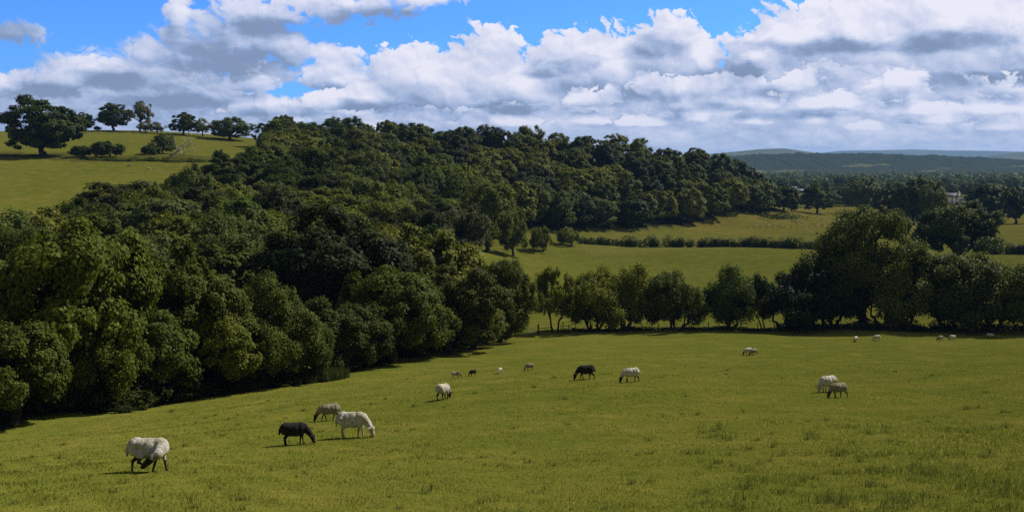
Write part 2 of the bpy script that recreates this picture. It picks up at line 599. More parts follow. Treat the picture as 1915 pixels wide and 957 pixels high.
# ---- trees on the edge of the wood beside the sheep pasture and in the dingle
DG = 'trees crowding the wooded dingle left of the sheep pasture'
T(128, 428, 57, 290, 'oakA', (.088, .110, .013), 'sunlit yellow green oak at the left edge of the wood with dark trunk', 'oak_tree', group=DG, rz=1.0)
T(-40, 500, 58, 210, 'oakB', (.064, .070, .010), 'oak cut by the left edge of the view beside the sunlit oak', 'oak_tree', group=DG)
T(345, 462, 65, 250, 'oakB', (.066, .085, .011), 'leafy green tree at the wood edge right of the sunlit oak', 'oak_tree', group=DG, rz=2.4)
T(500, 520, 67, 190, 'fineA', (.080, .100, .018), 'low tree with pale hanging leaf sprays at the pasture edge', 'hazel_tree', group=DG)
T(600, 560, 74, 150, 'oakC', DARK, 'small dark tree at the pasture edge behind the rush clump', 'hazel_tree', group=DG)
T(618, 392, 96, 300, 'oakC', (.026, .036, .009), 'tall black green tree at the middle of the wood edge', 'oak_tree', group=DG)
T(735, 505, 83, 190, 'oakA', MID, 'rounded green tree overhanging the pasture edge before the wood corner', 'hazel_tree', group=DG, rz=3.6)
T(840, 500, 94, 190, 'oakB', (.068, .074, .010), 'leafy tree at the wood edge with branches low over the grass', 'hazel_tree', group=DG, rz=4.7)
T(935, 490, 107, 130, 'fineB', (.076, .082, .011), 'last tree at the corner of the wood beside the field gate', 'hazel_tree', group=DG)
for i_, (px, top, d, w_, pr, c_) in enumerate(((20, 600, 51, 190, 'edgeA', MID), (185, 600, 56, 170, 'edgeB', OLV), (290, 585, 60, 170, 'edgeA', MID), (415, 580, 64, 170, 'edgeA', OLV), (560, 600, 70, 140, 'edgeB', MID), (670, 570, 78, 150, 'edgeA', DARK), (785, 560, 88, 150, 'edgeB', MID), (885, 560, 99, 120, 'edgeA', OLV))):
    T(px, top, d, w_, pr, c_, 'small overhanging tree on the very edge of the wood, branches down to the brambles', 'hazel_tree', group='small trees on the very edge of the wood', rz=i_ * 1.7)
T(775, 425, 112, 220, 'midA', OLV, 'domed yellow green tree behind the corner trees of the wood', 'oak_tree', group=DG)
T(405, 405, 105, 200, 'fineA', GRY, 'fine leaved grey green willow in the dingle behind the edge trees', 'willow_tree', group=DG, rz=3.0)
T(250, 446, 92, 190, 'fineB', GRY, 'grey green willow between the sunlit oak and the hawthorn', 'willow_tree', group=DG, rz=2.0)
T(60, 428, 100, 180, 'fineB', MID, 'soft crowned tree behind the sunlit oak below the hill pasture', 'willow_tree', group=DG, rz=.5)
T(215, 342, 165, 215, 'midE', (.034, .043, .011), 'wide flat topped hawthorn standing against the lower hill pasture', 'hawthorn_tree')
T(352, 310, 190, 90, 'midC', GRY, 'airy grey green tree with visible pale limbs at the pasture corner', 'ash_tree')
T(300, 338, 185, 70, 'midC', MID, 'bushy tree between the flat topped hawthorn and the airy ash', 'thorn_tree')
T(440, 292, 240, 130, 'midB', DARK, 'dark round tree at the wood edge below the hilltop oaks', 'oak_tree')
T(862, 388, 190, 120, 'midC', (.075, .082, .035), 'pale silvery willow dome above the meadow corner', 'willow_tree')
T(908, 345, 238, 108, 'midD', OLV, 'tall soft olive willow whose foliage drops to the meadow corner', 'willow_tree')
T(872, 330, 262, 110, 'midC', MID, 'soft green tree behind the tall olive willow', 'willow_tree')
T(960, 396, 256, 54, 'midD', OLV, 'rounded willow bush at the meadow corner', 'willow_tree')
T(1012, 424, 268, 44, 'bushB', OLV, 'low bush at the meadow edge, first right of the willow bush', 'bush', 'bush')
T(1063, 426, 284, 44, 'bush', YEL, 'small yellow green bush at the end of the wood edge by the meadow', 'bush', 'bush')

# ---- filling of the wood: dingle slopes and ridge
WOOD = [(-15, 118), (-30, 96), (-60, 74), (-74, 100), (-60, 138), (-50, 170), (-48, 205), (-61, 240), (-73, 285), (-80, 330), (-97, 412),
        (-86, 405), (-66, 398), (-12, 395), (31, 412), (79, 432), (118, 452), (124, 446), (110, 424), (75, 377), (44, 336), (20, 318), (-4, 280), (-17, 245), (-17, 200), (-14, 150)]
CR = 'trees on the crest of the wood against the sky'
for q_ in ((497, 231, 402, 50, 'openD', DARK, 'lone dark tree where the wood begins on the skyline right of the hill pasture'), (567, 228, 400, 60, 'openA', DARK, 'rounded dark tree on the wood crest with sky on both sides'),
           (632, 221, 396, 76, 'farA', DARK, 'highest broad tree on the crest of the wood'), (690, 233, 394, 66, 'farB', MID, 'broad crest tree just right of the highest tree of the wood'),
           (742, 232, 391, 66, 'farD', DARK, 'dark crest tree with flat top, third of the tallest clump on the crest'), (797, 251, 389, 36, 'farE', DARK, 'small crest tree in the dip right of the tallest clump'),
           (828, 247, 389, 42, 'farA', DARK, 'small round crest tree standing just above its neighbours right of the dip'), (1312, 279, 424, 44, 'farB', MID, 'round tree standing proud at the right end of the wood crest'), (1085, 256, 402, 54, 'farD', DARK, 'proud crest tree midway along the right half of the wood')):
    T(*q_, 'oak_tree', group=CR)
for px, top, d, w_ in ((1345, 288, 430, 54), (1374, 300, 431, 54), (1399, 314, 433, 50), (1421, 328, 436, 46), (1438, 344, 438, 40), (1449, 362, 440, 30), (1425, 362, 428, 40), (1405, 345, 426, 46), (1380, 330, 420, 48), (1350, 318, 416, 48)):
    T(px, top, d, w_ * 1.15, _rs.choice(['farB', 'farC', 'farE', 'farD']), _rs.choice([DARK, MID, MID, OLV]), 'close set tree on the rounded right hand nose of the wooded ridge', 'woodland_tree', group='trees on the right hand nose of the ridge')
T(384, 322, 300, 46, 'bushB', MID, 'loose bush at the edge of the hill pasture above the airy ash', 'bush', 'bush')
T(330, 425, 172, 40, 'bush', OLV, 'low bush in the small grassy gap right of the flat topped hawthorn', 'bush', 'bush')
_r = np.random.default_rng(5)
pts = []
placed = [(t[1], t[2], t[3] * .30) for t in TREES]
for _ in range(60000):
    x, y = _r.uniform(-112, 128), _r.uniform(80, 455)
    sp = 9.0 if y < 270 else 9.8
    if not inside(WOOD, np.array([x]), np.array([y]))[0]: continue
    if any((x - a) ** 2 + (y - b) ** 2 < (max(c, 0) + sp * .5) ** 2 for a, b, c in placed): continue
    placed.append((x, y, sp * .5)); pts.append((x, y))
WG = 'trees of the dense wood on the slope'
for x, y in pts:
    z = gz1(x, y)
    h = _r.uniform(9.5, 14.0) if y > 250 else _r.uniform(8.5, 12.0)
    far = y > 270
    pr = _r.choice(['farA', 'farB', 'farC', 'farD', 'farE'] if far else ['midA', 'midB', 'midC', 'midD', 'midE'])
    c = [DARK, DARK, MID, MID, OLV, OLV, GRY, YEL, (.125, .138, .022), (.034, .042, .008)][_r.integers(10)]
    wd = _r.uniform(11.0, 15.0)
    place_tree('woodland_tree', pr, x, y, z, wd, h, jitter(c), 'leafy tree of the wood', group=WG)
print('wood trees', len(pts), 'all', len(TREES))

# ---- parkland trees on the plain at the right
PL = 'trees scattered over the valley plain'
T(1530, 344, 468, 60, 'farB', MID, 'lone round tree with two thin trunks in the far sheep field', 'oak_tree', group=PL)
T(1614, 334, 490, 70, 'farC', GRY, 'light airy tree right of the lone round tree in the far field', 'ash_tree', group=PL)
T(1468, 352, 455, 26, 'farC', DARK, 'narrow dark tree at the nose of the wooded ridge', 'thorn_tree', group=PL)
T(1483, 372, 456, 20, 'bush', DARK, 'small bush beside the narrow tree at the nose of the ridge', 'bush', 'bush')
T(1665, 351, 402, 62, 'farE', DARK, 'dark low headed tree left of the tall pair in the far field', 'oak_tree', group=PL)
T(1712, 333, 388, 74, 'farA', DARK, 'tall dark tree of the pair in the far field', 'oak_tree', group=PL)
T(1742, 340, 384, 60, 'farC', OLV, 'light soft tree of the tall pair in the far field', 'ash_tree', group=PL)
T(1850, 345, 395, 84, 'farD', DARK, 'broad dark tree right of the white house', 'oak_tree', group=PL)
T(1903, 350, 375, 60, 'farE', DARK, 'dark tree at the right edge of the far field', 'oak_tree', group=PL)
T(1508, 362, 560, 36, 'farB', DARK, 'rounded tree behind the lone round tree', 'oak_tree', group=PL)
T(1553, 356, 560, 40, 'farE', MID, 'domed tree right behind the lone round tree', 'oak_tree', group=PL)
T(1585, 350, 580, 66, 'farB', DARK, 'wide domed dark tree by the far hedge', 'oak_tree', group=PL)
for i in range(46):
    d = _r.uniform(600, 1000)
    px = _r.uniform(1560, 1990) if i < 32 else _r.uniform(1440, 1600)
    if abs(px - 1782) < 34 and d < 700: d += 150
    if px < 1530 and d < 880: d = _r.uniform(900, 1050)
    top = 352 - (d - 580) / 470 * 20 - _r.uniform(0, 10)
    if px < 1560: top += 6
    T(px, top, d, _r.uniform(9, 15) / d * F_PX, _r.choice(['farA', 'farB', 'farC', 'farD', 'farE']), [DARK, MID, MID, OLV][_r.integers(4)],
      'tree among the belt of trees across the far plain', group='belt of trees across the far plain')
# ------------------------------------------------------------------ sheep
def fleece_material():
    m, n = new_mat('fleece')
    out = n.n('ShaderNodeOutputMaterial')
    at = n.n('ShaderNodeAttribute', attribute_name='coat')
    tc = n.n('ShaderNodeTexCoord')
    nz = n.noise(tc.outputs['Object'], 17, 5, .7)
    n2 = n.noise(tc.outputs['Object'], 5, 3, .55)
    sc = n.n('ShaderNodeVectorMath', operation='SCALE')
    n.put(sc.inputs[0], at.outputs['Color'])
    n.put(sc.inputs[3], n.m('MULTIPLY', n.maprange(nz, .3, .7, .66, 1.2), n.maprange(n2, .35, .65, .86, 1.08)))
    n3 = n.noise(tc.outputs['Object'], 3.2, 5, .65)
    dirt = n.mixc(1.0, sc.outputs[0], (.74, .66, .46), 'MULTIPLY')
    cc = n.mixc(n.maprange(n3, .42, .58, 0, 1), sc.outputs[0], dirt)
    b = n.n('ShaderNodeBsdfPrincipled')
    n.put(b.inputs['Base Color'], cc)
    b.inputs['Roughness'].default_value = .95
    b.inputs['Specular IOR Level'].default_value = .1
    b.inputs['Sheen Weight'].default_value = .05
    bp = n.n('ShaderNodeBump'); bp.inputs['Strength'].default_value = 1.0; bp.inputs['Distance'].default_value = .06
    n.put(bp.inputs['Height'], nz); n.put(b.inputs['Normal'], bp.outputs[0])
    n.links.new(b.outputs[0], out.inputs[0])
    return m


M_FLEECE = fleece_material()
WHITE, CREAM, BLACK, GREYW = (.53, .515, .48), (.27, .245, .175), (.016, .014, .012), (.32, .28, .20)
FACEW, FACED, LEGW, LEGD = (.48, .45, .40), (.028, .026, .023), (.40, .37, .32), (.035, .032, .028)


def sheep_mesh(seed, pose='graze', coat=WHITE, face=FACEW, leg=LEGW, rump=None, fore=None, wool=1.0, stride=0.0, lamb=False, turn=0.0, horns=False):
    """one continuous body; x is forward, the feet stand on z = 0"""
    rng = np.random.default_rng(seed)
    E, K = [], []                       # ellipsoids (c, r, colour) and tapered capsules (a, b, ra, rb, colour)
    w_ = wool
    rump = rump or coat; fore = fore or coat
    E.append(((-.34, 0, .585), (.24, .205 * w_, .235), rump))
    E.append(((-.16, 0, .555), (.30, .235 * w_, .245), coat))
    E.append(((.06, 0, .545), (.30, .240 * w_, .250), coat))
    E.append(((.27, 0, .575), (.23, .195 * w_, .235), fore))
    E.append(((-.30, 0, .70), (.20, .13, .10), rump))
    E.append(((.24, 0, .70), (.20, .12, .09), fore))
    E.append(((-.02, 0, .71), (.34, .15, .09), coat))
    s = stride
    zf = 0.0
    def legs(front, side, ox, lift=0.0):
        y = side * (.105 if front else .115)
        if front:
            x = .29
            K.append(((x, y, .48), (x + ox * .45, y, .30), .078, .047, fore))
            K.append(((x + ox * .45, y, .30), (x + ox * .75, y, .16), .042, .032, leg))
            K.append(((x + ox * .75, y, .16), (x + ox * 1.0, y, .03), .030, .030, leg))
            K.append(((x + ox, y, .03), (x + ox + .03, y, .018), .034, .028, LEGD))
        else:
            x = -.36
            K.append(((x, y * .9, .56), (x + .10 + ox * .3, y * 1.05, .40), .145, .092, rump))
            K.append(((x + .10 + ox * .3, y * 1.05, .40), (x - .03 + ox * .75, y, .25), .078, .042, leg if leg is LEGD else rump))
            K.append(((x - .03 + ox * .75, y, .25), (x + ox, y, .04), .036, .031, leg))
            K.append(((x + ox, y, .03), (x + ox + .035, y, .018), .035, .028, LEGD))
    legs(True, 1, .10 * s); legs(True, -1, -.13 * s); legs(False, 1, -.14 * s)
    if pose != 'scratch':
        legs(False, -1, .12 * s)
    # tail
    K.append(((-.54, 0, .66), (-.60, 0, .52), .045, .045, rump)); K.append(((-.60, 0, .52), (-.59, .01, .38), .042, .028, rump))
    if pose == 'graze':
        t = turn
        nk = np.array([.40, 0, .60]); n2 = np.array([.60, .10 * t, .42]); hd = np.array([.72, .20 * t, .25]); mz = np.array([.79, .26 * t, .075])
    elif pose == 'scratch':
        nk = np.array([.34, -.05, .56]); n2 = np.array([.37, -.30, .42]); hd = np.array([.22, -.40, .31]); mz = np.array([.06, -.44, .16])
        # hind foot brought forward to the muzzle
        K.append(((-.33, -.12, .52), (-.10, -.23, .38), .13, .080, rump))
        K.append(((-.10, -.23, .38), (-.14, -.30, .25), .062, .040, leg))
        K.append(((-.14, -.30, .25), (.12, -.40, .19), .034, .030, leg))
    elif pose == 'stand':
        nk = np.array([.38, 0, .66]); n2 = np.array([.52, .05 * turn, .80]); hd = np.array([.60, .10 * turn, .90]); mz = np.array([.78, .16 * turn, .83])
    r_n = .165 * (0.9 if lamb else 1)
    K.append((tuple(nk), tuple(n2), r_n, .115, fore))
    K.append((tuple(n2), tuple(hd), .115, .082, fore if face is not FACED else tuple(.5 * np.array(fore) + .5 * np.array(face))))
    K.append((tuple(hd), tuple(mz),   .098, .060, face))
    ax = (mz - hd) / np.linalg.norm(mz - hd)
    side = np.cross(ax, [0, 0, 1.0]); side /= np.linalg.norm(side)
    if pose == 'scratch': up = np.array([0, 0, 1.0])
    else: up = np.cross(side, ax)
    E.append((tuple(hd + .0 * ax + up * .03), (.088, .082, .088), face))
    for sg in (-1, 1):
        a = hd - ax * .03 + side * sg * .07
        b = a + side * sg * .15 - ax * .02 + up * .015
        K.append((tuple(a), tuple((a + b) / 2), .028, .034, face)); K.append((tuple((a + b) / 2), tuple(b), .034, .014, face))
        if horns:
            h0 = hd - ax * .07 + side * sg * .05 + up * .05
            h1 = h0 + side * sg * .10 - ax * .05 + up * .03
            h2 = h1 + side * sg * .06 + ax * .06
            K.append((tuple(h0), tuple(h1), .03, .022, GREYW)); K.append((tuple(h1), tuple(h2), .022, .012, GREYW))
    bm = bmesh.new()
    for c, r, _ in E:
        M = Matrix.Translation(c) @ Matrix.Diagonal((*r, 1))
        bmesh.ops.create_icosphere(bm, subdivisions=3, radius=1.0, matrix=M)
    for a, b, ra, rb, _ in K:
        a_, b_ = Vector(a), Vector(b); dv = b_ - a_; L = dv.length
        rot = dv.to_track_quat('Z', 'Y').to_matrix().to_4x4()
        bmesh.ops.create_cone(bm, cap_ends=True, segments=14, radius1=ra, radius2=rb, depth=L, matrix=Matrix.Translation((a_ + b_) / 2) @ rot)
        for p, r in ((a_, ra), (b_, rb)):
            bmesh.ops.create_icosphere(bm, subdivisions=2, radius=r * 1.01, matrix=Matrix.Translation(p))
    me = bpy.data.meshes.new('tmp'); bm.to_mesh(me); bm.free()
    o = bpy.data.objects.new('tmp', me); link(o)
    md = o.modifiers.new('r', 'REMESH'); md.mode = 'VOXEL'; md.voxel_size = .016
    ms = o.modifiers.new('s', 'SMOOTH'); ms.factor = .5; ms.iterations = 7
    dg = bpy.context.evaluated_depsgraph_get(); dg.update()
    res = bpy.data.meshes.new_from_object(o.evaluated_get(dg))
    bpy.data.objects.remove(o); bpy.data.meshes.remove(me)
    n = len(res.vertices)
    v = np.zeros(n * 3, np.float32); res.vertices.foreach_get('co', v); v = v.reshape(-1, 3).astype(float)
    # colour from the nearest body part
    best = np.full(n, 9.0); col = np.zeros((n, 4)); col[:, 3] = 1
    for c, r, cc in E:
        q = (v - np.array(c)) / np.array(r); d = (np.linalg.norm(q, axis=1) - 1) * min(r)
        k = d < best; best[k] = d[k]; col[k, :3] = cc
    for a, b, ra, rb, cc in K:
        a = np.array(a); b = np.array(b); t = np.clip(((v - a) @ (b - a)) / ((b - a) @ (b - a)), 0, 1)
        d = np.linalg.norm(v - (a + t[:, None] * (b - a)), axis=1) - (ra + (rb - ra) * t)
        k = d < best - .004; best[k] = d[k]; col[k, :3] = cc
    # soften fleece colour boundaries, tuft the wool
    nm = np.zeros(n * 3, np.float32); res.vertices.foreach_get('normal', nm); nm = nm.reshape(-1, 3)
    ph = rng.uniform(0, 6.28, 6)
    tuft = sum(np.sin(v @ rng.normal(0, 22, 3) + p) for p in ph) / 6
    wmask = _sm(.28, .42, v[:, 2])[:, None] * (v[:, :1] < .5)
    v = v + nm * (tuft[:, None] * .009 * wmask)
    res.vertices.foreach_set('co', v.astype(np.float32).ravel())
    at = res.attributes.new('coat', 'FLOAT_COLOR', 'POINT'); at.data.foreach_set('color', col.astype(np.float32).ravel())
    res.polygons.foreach_set('use_smooth', np.ones(len(res.polygons), bool))
    res.materials.clear(); res.materials.append(M_FLEECE)
    res.name = 'sheep'; res.update()
    return res


def ground_frame(x, y, rz, amount=1.0):
    e = .5
    nx = -(gz1(x + e, y) - gz1(x - e, y)) / (2 * e) * amount
    ny = -(gz1(x, y + e) - gz1(x, y - e)) / (2 * e) * amount
    up = Vector((nx, ny, 1)).normalized()
    f = Vector((math.cos(rz), math.sin(rz), 0)); f = (f - up * f.dot(up)).normalized()
    s = up.cross(f)
    return Matrix((f, s, up)).transposed().to_euler()


def sheep(px, py, size, rz, mesh, label, group):
    x, y, z = on_ground(px, py)
    o = bpy.data.objects.new('sheep', mesh)
    o.location = (x, y, z - .012)
    o.rotation_euler = ground_frame(x, y, R(rz))
    o.scale = (size * (.94 if mesh is SM['scratch'] else .87), size, size)
    link(o)
    return tag(o, label, 'sheep', group)


SM = {
    'scratch': sheep_mesh(1, 'scratch', WHITE, FACED, LEGD, rump=WHITE, stride=1.1, wool=1.06),
    'black': sheep_mesh(2, 'graze', BLACK, BLACK, BLACK, wool=1.2, stride=.4),
    'white': sheep_mesh(3, 'graze', WHITE, FACEW, LEGW, wool=.95, stride=.5, turn=-.4),
    'grey': sheep_mesh(4, 'graze', CREAM, FACED, LEGD, wool=1.1, stride=1.2),
    'whitedark': sheep_mesh(5, 'graze', WHITE, FACED, LEGD, wool=1.02, stride=.7, turn=.3),
    'horn': sheep_mesh(6, 'graze', WHITE, FACEW, LEGW, wool=1.0, stride=.3, turn=.3, horns=True),
    'pied': sheep_mesh(7, 'graze', WHITE, FACED, LEGD, fore=(.20, .18, .15), lamb=True, stride=.4),
    'lamb': sheep_mesh(10, 'graze', WHITE, FACEW, LEGW, wool=1.12, stride=.2, lamb=True),
    'walkblack': sheep_mesh(8, 'graze', BLACK, BLACK, BLACK, wool=.92, stride=1.1, turn=.5, horns=True),
    'creamlow': sheep_mesh(9, 'graze', CREAM, GREYW, LEGW, wool=1.12, stride=.2),
}
FL = 'sheep grazing the sloping pasture'
sheep(279, 881, .98, -6, SM['scratch'], 'white shorn sheep with dark face bent round to nibble its flank', FL)
sheep(551, 831, .86, 4, SM['black'], 'woolly black sheep grazing towards the right, nearest of the black ones', FL)
sheep(616, 786, .84, 196, SM['grey'], 'grey fleeced dark faced sheep grazing behind the big white sheep', FL)
sheep(660, 817, 1.02, -8, SM['white'], 'big white sheep grazing towards the right beside the woolly black sheep', FL)
sheep(830, 747, .90, 62, SM['whitedark'], 'white sheep seen from behind, alone below the four small grazers', FL)
sheep(853, 706, .56, -12, SM['pied'], 'small pied sheep with white back and black neck, first of the four small grazers', FL)
sheep(885, 702, .52, 214, SM['black'], 'small black lamb beside the pied sheep', FL)
sheep(935, 698, .50, 250, SM['lamb'], 'small white lamb facing the camera between black lamb and cream sheep', FL)
sheep(991, 692, .62, 197, SM['creamlow'], 'small cream sheep with its head in the grass, last of the four small grazers', FL)
sheep(1096, 709, .99, 186, SM['walkblack'], 'big black sheep walking with its head down in the middle of the pasture', FL)
sheep(1181, 714, .92, 192, SM['whitedark'], 'white backed sheep with dark face grazing just right of the big black sheep', FL)
sheep(1399, 663, .80, 200, SM['whitedark'], 'dark faced sheep at the back of the close pair below the hedgerow gap', FL)
sheep(1410, 664, .74, 205, SM['grey'], 'grey sheep at the front of the close pair below the hedgerow gap', FL)
sheep(1549, 733, .98, 208, SM['horn'], 'white horned sheep grazing behind a smaller grey sheep at the right', FL)
sheep(1569, 743, .76, 200, SM['grey'], 'smaller grey sheep grazing in front of the white horned sheep', FL)
sheep(1600, 639, .76, 232, SM['whitedark'], 'white sheep facing half towards the camera below the tallest hedgerow tree', FL)
sheep(1640, 637, .80, 188, SM['horn'], 'white sheep grazing sideways below the tallest hedgerow tree', FL)
sheep(1758, 637, .72, 205, SM['grey'], 'cream sheep, left one of two grazing nose to tail by the hedgerow shade', FL)
sheep(1781, 636, .74, 190, SM['whitedark'], 'white sheep, right one of two grazing nose to tail by the hedgerow shade', FL)
sheep(1852, 632, .74, -14, SM['whitedark'], 'white sheep with dark head grazing to the right near the edge of the view', FL)
HS = 'sheep far off on the hill pasture'
sheep(242, 312, .9, 170, SM['creamlow'], 'left of two tiny white sheep on the hill pasture', HS)
sheep(278, 318, .95, 20, SM['white'], 'right of two tiny white sheep on the hill pasture', HS)
for i, (px, py) in enumerate([(1437, 424), (1463, 426), (1490, 419), (1438, 408), (1481, 415), (1487, 415), (1500, 417), (1523, 421), (1537, 422), (1495, 402), (1519, 402), (1489, 409), (1538, 410), (1550, 400), (1884, 411)]):
    sheep(px, py, .95, (37 * i * i + 20 * i) % 360, SM['creamlow' if i % 3 else 'white'], 'tiny pale sheep dotted about the far field', 'flock in the far field beyond the meadow hedge')
# ------------------------------------------------------------------ gate, stile, fences
M_WOOD = diffuse_mat('weathered_wood', (.060, .052, .040), .9, .35, 5.0, .5)
M_STEEL = diffuse_mat('galvanised_steel', (.30, .31, .30), .5, .15, 8.0, 0, .5)
M_WIRE = diffuse_mat('fence_wire', (.14, .14, .13), .5, .1, 8.0, 0, .5)
M_WALLW = diffuse_mat('white_render', (.80, .80, .78), .85, .06, 1.5)
M_SLATE = diffuse_mat('slate_roof', (.06, .063, .07), .7, .2, 2.0)
M_DARKGLASS = diffuse_mat('window_glass', (.03, .035, .04), .1, .1, 2.0, 0, .5)
M_FILM = diffuse_mat('pale_sheeting', (.24, .27, .32), .4, .1, .6, 0, .4)
M_REED = None


def part(mb, name, mat, parent, smooth=False):
    return obj(name, mb.mesh(name, [mat], smooth), parent)


# five-bar field gate in the corner of the pasture
xa, ya, za = on_ground(1007, 626)
xb, yb, zb = xa - 2.9, ya - .6, gz1(xa - 2.9, ya - .6)
gt = tag(empty('field_gate', (xa, ya, za), math.atan2(yb - ya, xb - xa)), 'galvanised five bar field gate hung between wood corner and dark post', 'gate')
L = math.hypot(xb - xa, yb - ya); dz = zb - za
def gz_(t): return dz * t
for i, h in enumerate((.22, .42, .62, .85, 1.12)):
    m = MB(); m.tube([(.12, 0, gz_(.04) + h), (L - .1, 0, gz_(.97) + h)], .022, 6); part(m, 'bar', M_STEEL, gt, True)
m = MB()
for t in (.04, .5, .97):
    m.tube([(t * L, 0, gz_(t) + .20), (t * L, 0, gz_(t) + 1.14)], .022, 6)
part(m, 'upright', M_STEEL, gt, True)
m = MB(); m.tube([(.05 * L, 0, gz_(.05) + .22), (.5 * L, 0, gz_(.5) + 1.1)], .016, 6); part(m, 'brace', M_STEEL, gt, True)
m = MB(); m.box((0, 0, .52), (.17, .17, 1.5)); m.box((0, 0, 1.285), (.19, .19, .03))
gp = obj('gate_post', m.mesh('gate_post', [M_WOOD], False)); gp.location = (xa, ya, za)
tag(gp, 'thick dark square timber post at the end of the field gate', 'post')
# rail from the post to the forked tree
xc, yc, zc = on_ground(1030, 625)
rl = tag(empty('rail_fence', (xa, ya, za)), 'short timber rail from the dark gate post to the forked tree', 'fence')
m = MB(); m.tube([(.1, 0, .78), (xc - xa, yc - ya, zc - za + .86)], .05, 6); part(m, 'rail', M_WOOD, rl)
m = MB(); m.tube([(.1, .02, .42), (xc - xa, yc - ya, zc - za + .45)], .04, 6); part(m, 'rail', M_WOOD, rl)
# stile
xs, ys, zs = on_ground(1058, 622)
st = tag(empty('stile', (xs, ys, zs)), 'wooden stile of short rails between posts right of the forked tree', 'stile')
k_ = ys / F_PX
for dx, h, r in ((-9, .95, .05), (-5.5, 1.34, .055), (6, 1.05, .06), (9.5, .95, .045)):
    m = MB(); m.box((dx * k_, .12 * (abs(dx) > 7), h / 2 - .2), (r * 2, r * 2, h + .4)); part(m, 'post', M_WOOD, st)
for h in (.22, .50, .80):
    m = MB(); m.box((.3 * k_, -.0, h), (11.0 * k_, .05, .10)); part(m, 'rail', M_WOOD, st)
m = MB(); m.box((0.2 * k_, -.28, .36), (.28, .85, .05)); m.box((.2 * k_, -.62, .10), (.1, .1, .5)); part(m, 'step', M_WOOD, st)


def wire_fence(pix, label, h=1.15, r=.055, wires=(.35, .7, 1.02), wr=.012, step=None):
    pts = [on_ground(*p) for p in pix]
    x0, y0, z0 = pts[0]
    f = tag(empty('post_and_wire_fence', (x0, y0, z0)), label, 'fence')
    tops = []
    for x, y, z in pts:
        m = MB(); lx, ly = _rs.uniform(-.05, .05), _rs.uniform(-.04, .04)
        hh = h * _rs.uniform(.92, 1.1)
        m.tube([(x - x0, y - y0, z - z0 - .3), (x - x0 + lx * .4, y - y0, z - z0 + .4), (x - x0 + lx, y - y0 + ly, z - z0 + hh)], [r, r, r * .92], 7)
        part(m, 'post', M_WOOD, f)
        tops.append((x - x0, y - y0, z - z0))
    for wz in wires:
        m = MB(); m.tube([(a, b, c + wz) for a, b, c in tops], wr, 4); part(m, 'wire', M_WIRE, f)
    return f


wire_fence([(1076 + i * 31, 620.5 - .3 * math.sin(i)) for i in range(30)], 'post and wire fence running under the hedgerow trees')
wire_fence([(1398 + i * 11.6, 427 - i * .05) for i in range(15)], 'row of short posts across the far sheep field', 1.25, .09, (.5, .95), .012)
wire_fence([(158 + i * 13, 249.5 + .045 * i * i * .35) for i in range(16)], 'post and wire fence along the grassy hilltop skyline', 1.3, .08, (.5, 1.0), .015)


# ------------------------------------------------------------------ hedges
def hedge(pix, h0, h1, wid, leaf, count, color, label, bumps=6, seed=1, ground=True, d=None):
    rng = np.random.default_rng(seed)
    pts = np.array([on_ground(*p) if d is None else (P(p[0], p[1], d)[0], d, FLOOR) for p in pix])
    x0, y0 = pts[0, :2]
    seg = np.hypot(np.diff(pts[:, 0]), np.diff(pts[:, 1])); cum = np.concatenate([[0], np.cumsum(seg)]); L = cum[-1]
    # row of merged clumps of uneven height
    nc = int(L / (wid * .28))
    s = np.sort(rng.uniform(0, L, nc))
    big = rng.uniform(0, 1, nc) ** 3
    hh = h0 + (h1 - h0) * big + rng.normal(0, .12 * h0, nc)
    k = rng.choice(nc, count, p=hh / hh.sum())
    o = sph(rng, count)
    rx = wid * .5 * (.8 + .5 * big[k])
    ss = s[k] + o[:, 0] * rx * 1.3 * rng.normal(.95, .12, count)
    off = o[:, 1] * rx * rng.normal(.95, .12, count)
    zz = hh[k] * (.46 + .54 * o[:, 2] * rng.normal(.95, .10, count))
    ok = (zz > .02) & (ss > -1) & (ss < L + 1)
    ss, off, zz, o = ss[ok], off[ok], zz[ok], o[ok]
    cx = np.interp(ss, cum, pts[:, 0]); cy = np.interp(ss, cum, pts[:, 1])
    tx = np.gradient(pts[:, 0], cum); ty = np.gradient(pts[:, 1], cum)
    ux, uy = np.interp(ss, cum, tx), np.interp(ss, cum, ty)
    X, Y = cx - uy * off, cy + ux * off
    Z = gz(X, Y) + zz
    nrm = o + sph(rng, len(o)) * .7 + np.array([0, 0, .3]); nrm /= np.linalg.norm(nrm, axis=1)[:, None]
    v = np.clip(rng.normal(.5, .2, len(o)), 0, 1)
    z0 = gz1(x0, y0)
    vs, q, v = leaf_quads(rng, np.stack([X - x0, Y - y0, Z - z0], 1), nrm, np.full(len(o), leaf), v)
    h = obj('hedge', np_mesh('hedge', vs, q, None, [M_LEAF], False, {'v': v}))
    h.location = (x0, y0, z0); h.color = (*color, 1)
    return tag(h, label, 'hedge')


hedge([(1083, 455), (1150, 459), (1300, 462), (1450, 464), (1560, 467)], 1.7, 3.6, 2.2, .20, 26000, DARK, 'dark uneven field hedge crossing the valley meadow', seed=3)
hedge([(1832, 474), (1900, 475), (2000, 477)], 2.0, 3.2, 2.4, .20, 9000, DARK, 'dark hedge piece at the right edge behind the hedgerow trees', seed=4)
hedge([(1472, 381), (1560, 382), (1700, 383), (1960, 385)], 1.5, 2.4, 2.0, .30, 14000, DARK, 'long dark hedge across the plain below the white house', seed=5)
hedge([(1455, 361), (1530, 361), (1600, 361)], 2.0, 3.0, 3.0, .5, 5000, DARK, 'far thin hedge in front of the pale sheds', seed=6)
hedge([(170, 299), (230, 301), (330, 303), (400, 303)], .5, 1.3, 2.6, .18, 12000, OLV, 'low rough hedge bank between upper and lower hill pasture', seed=7)

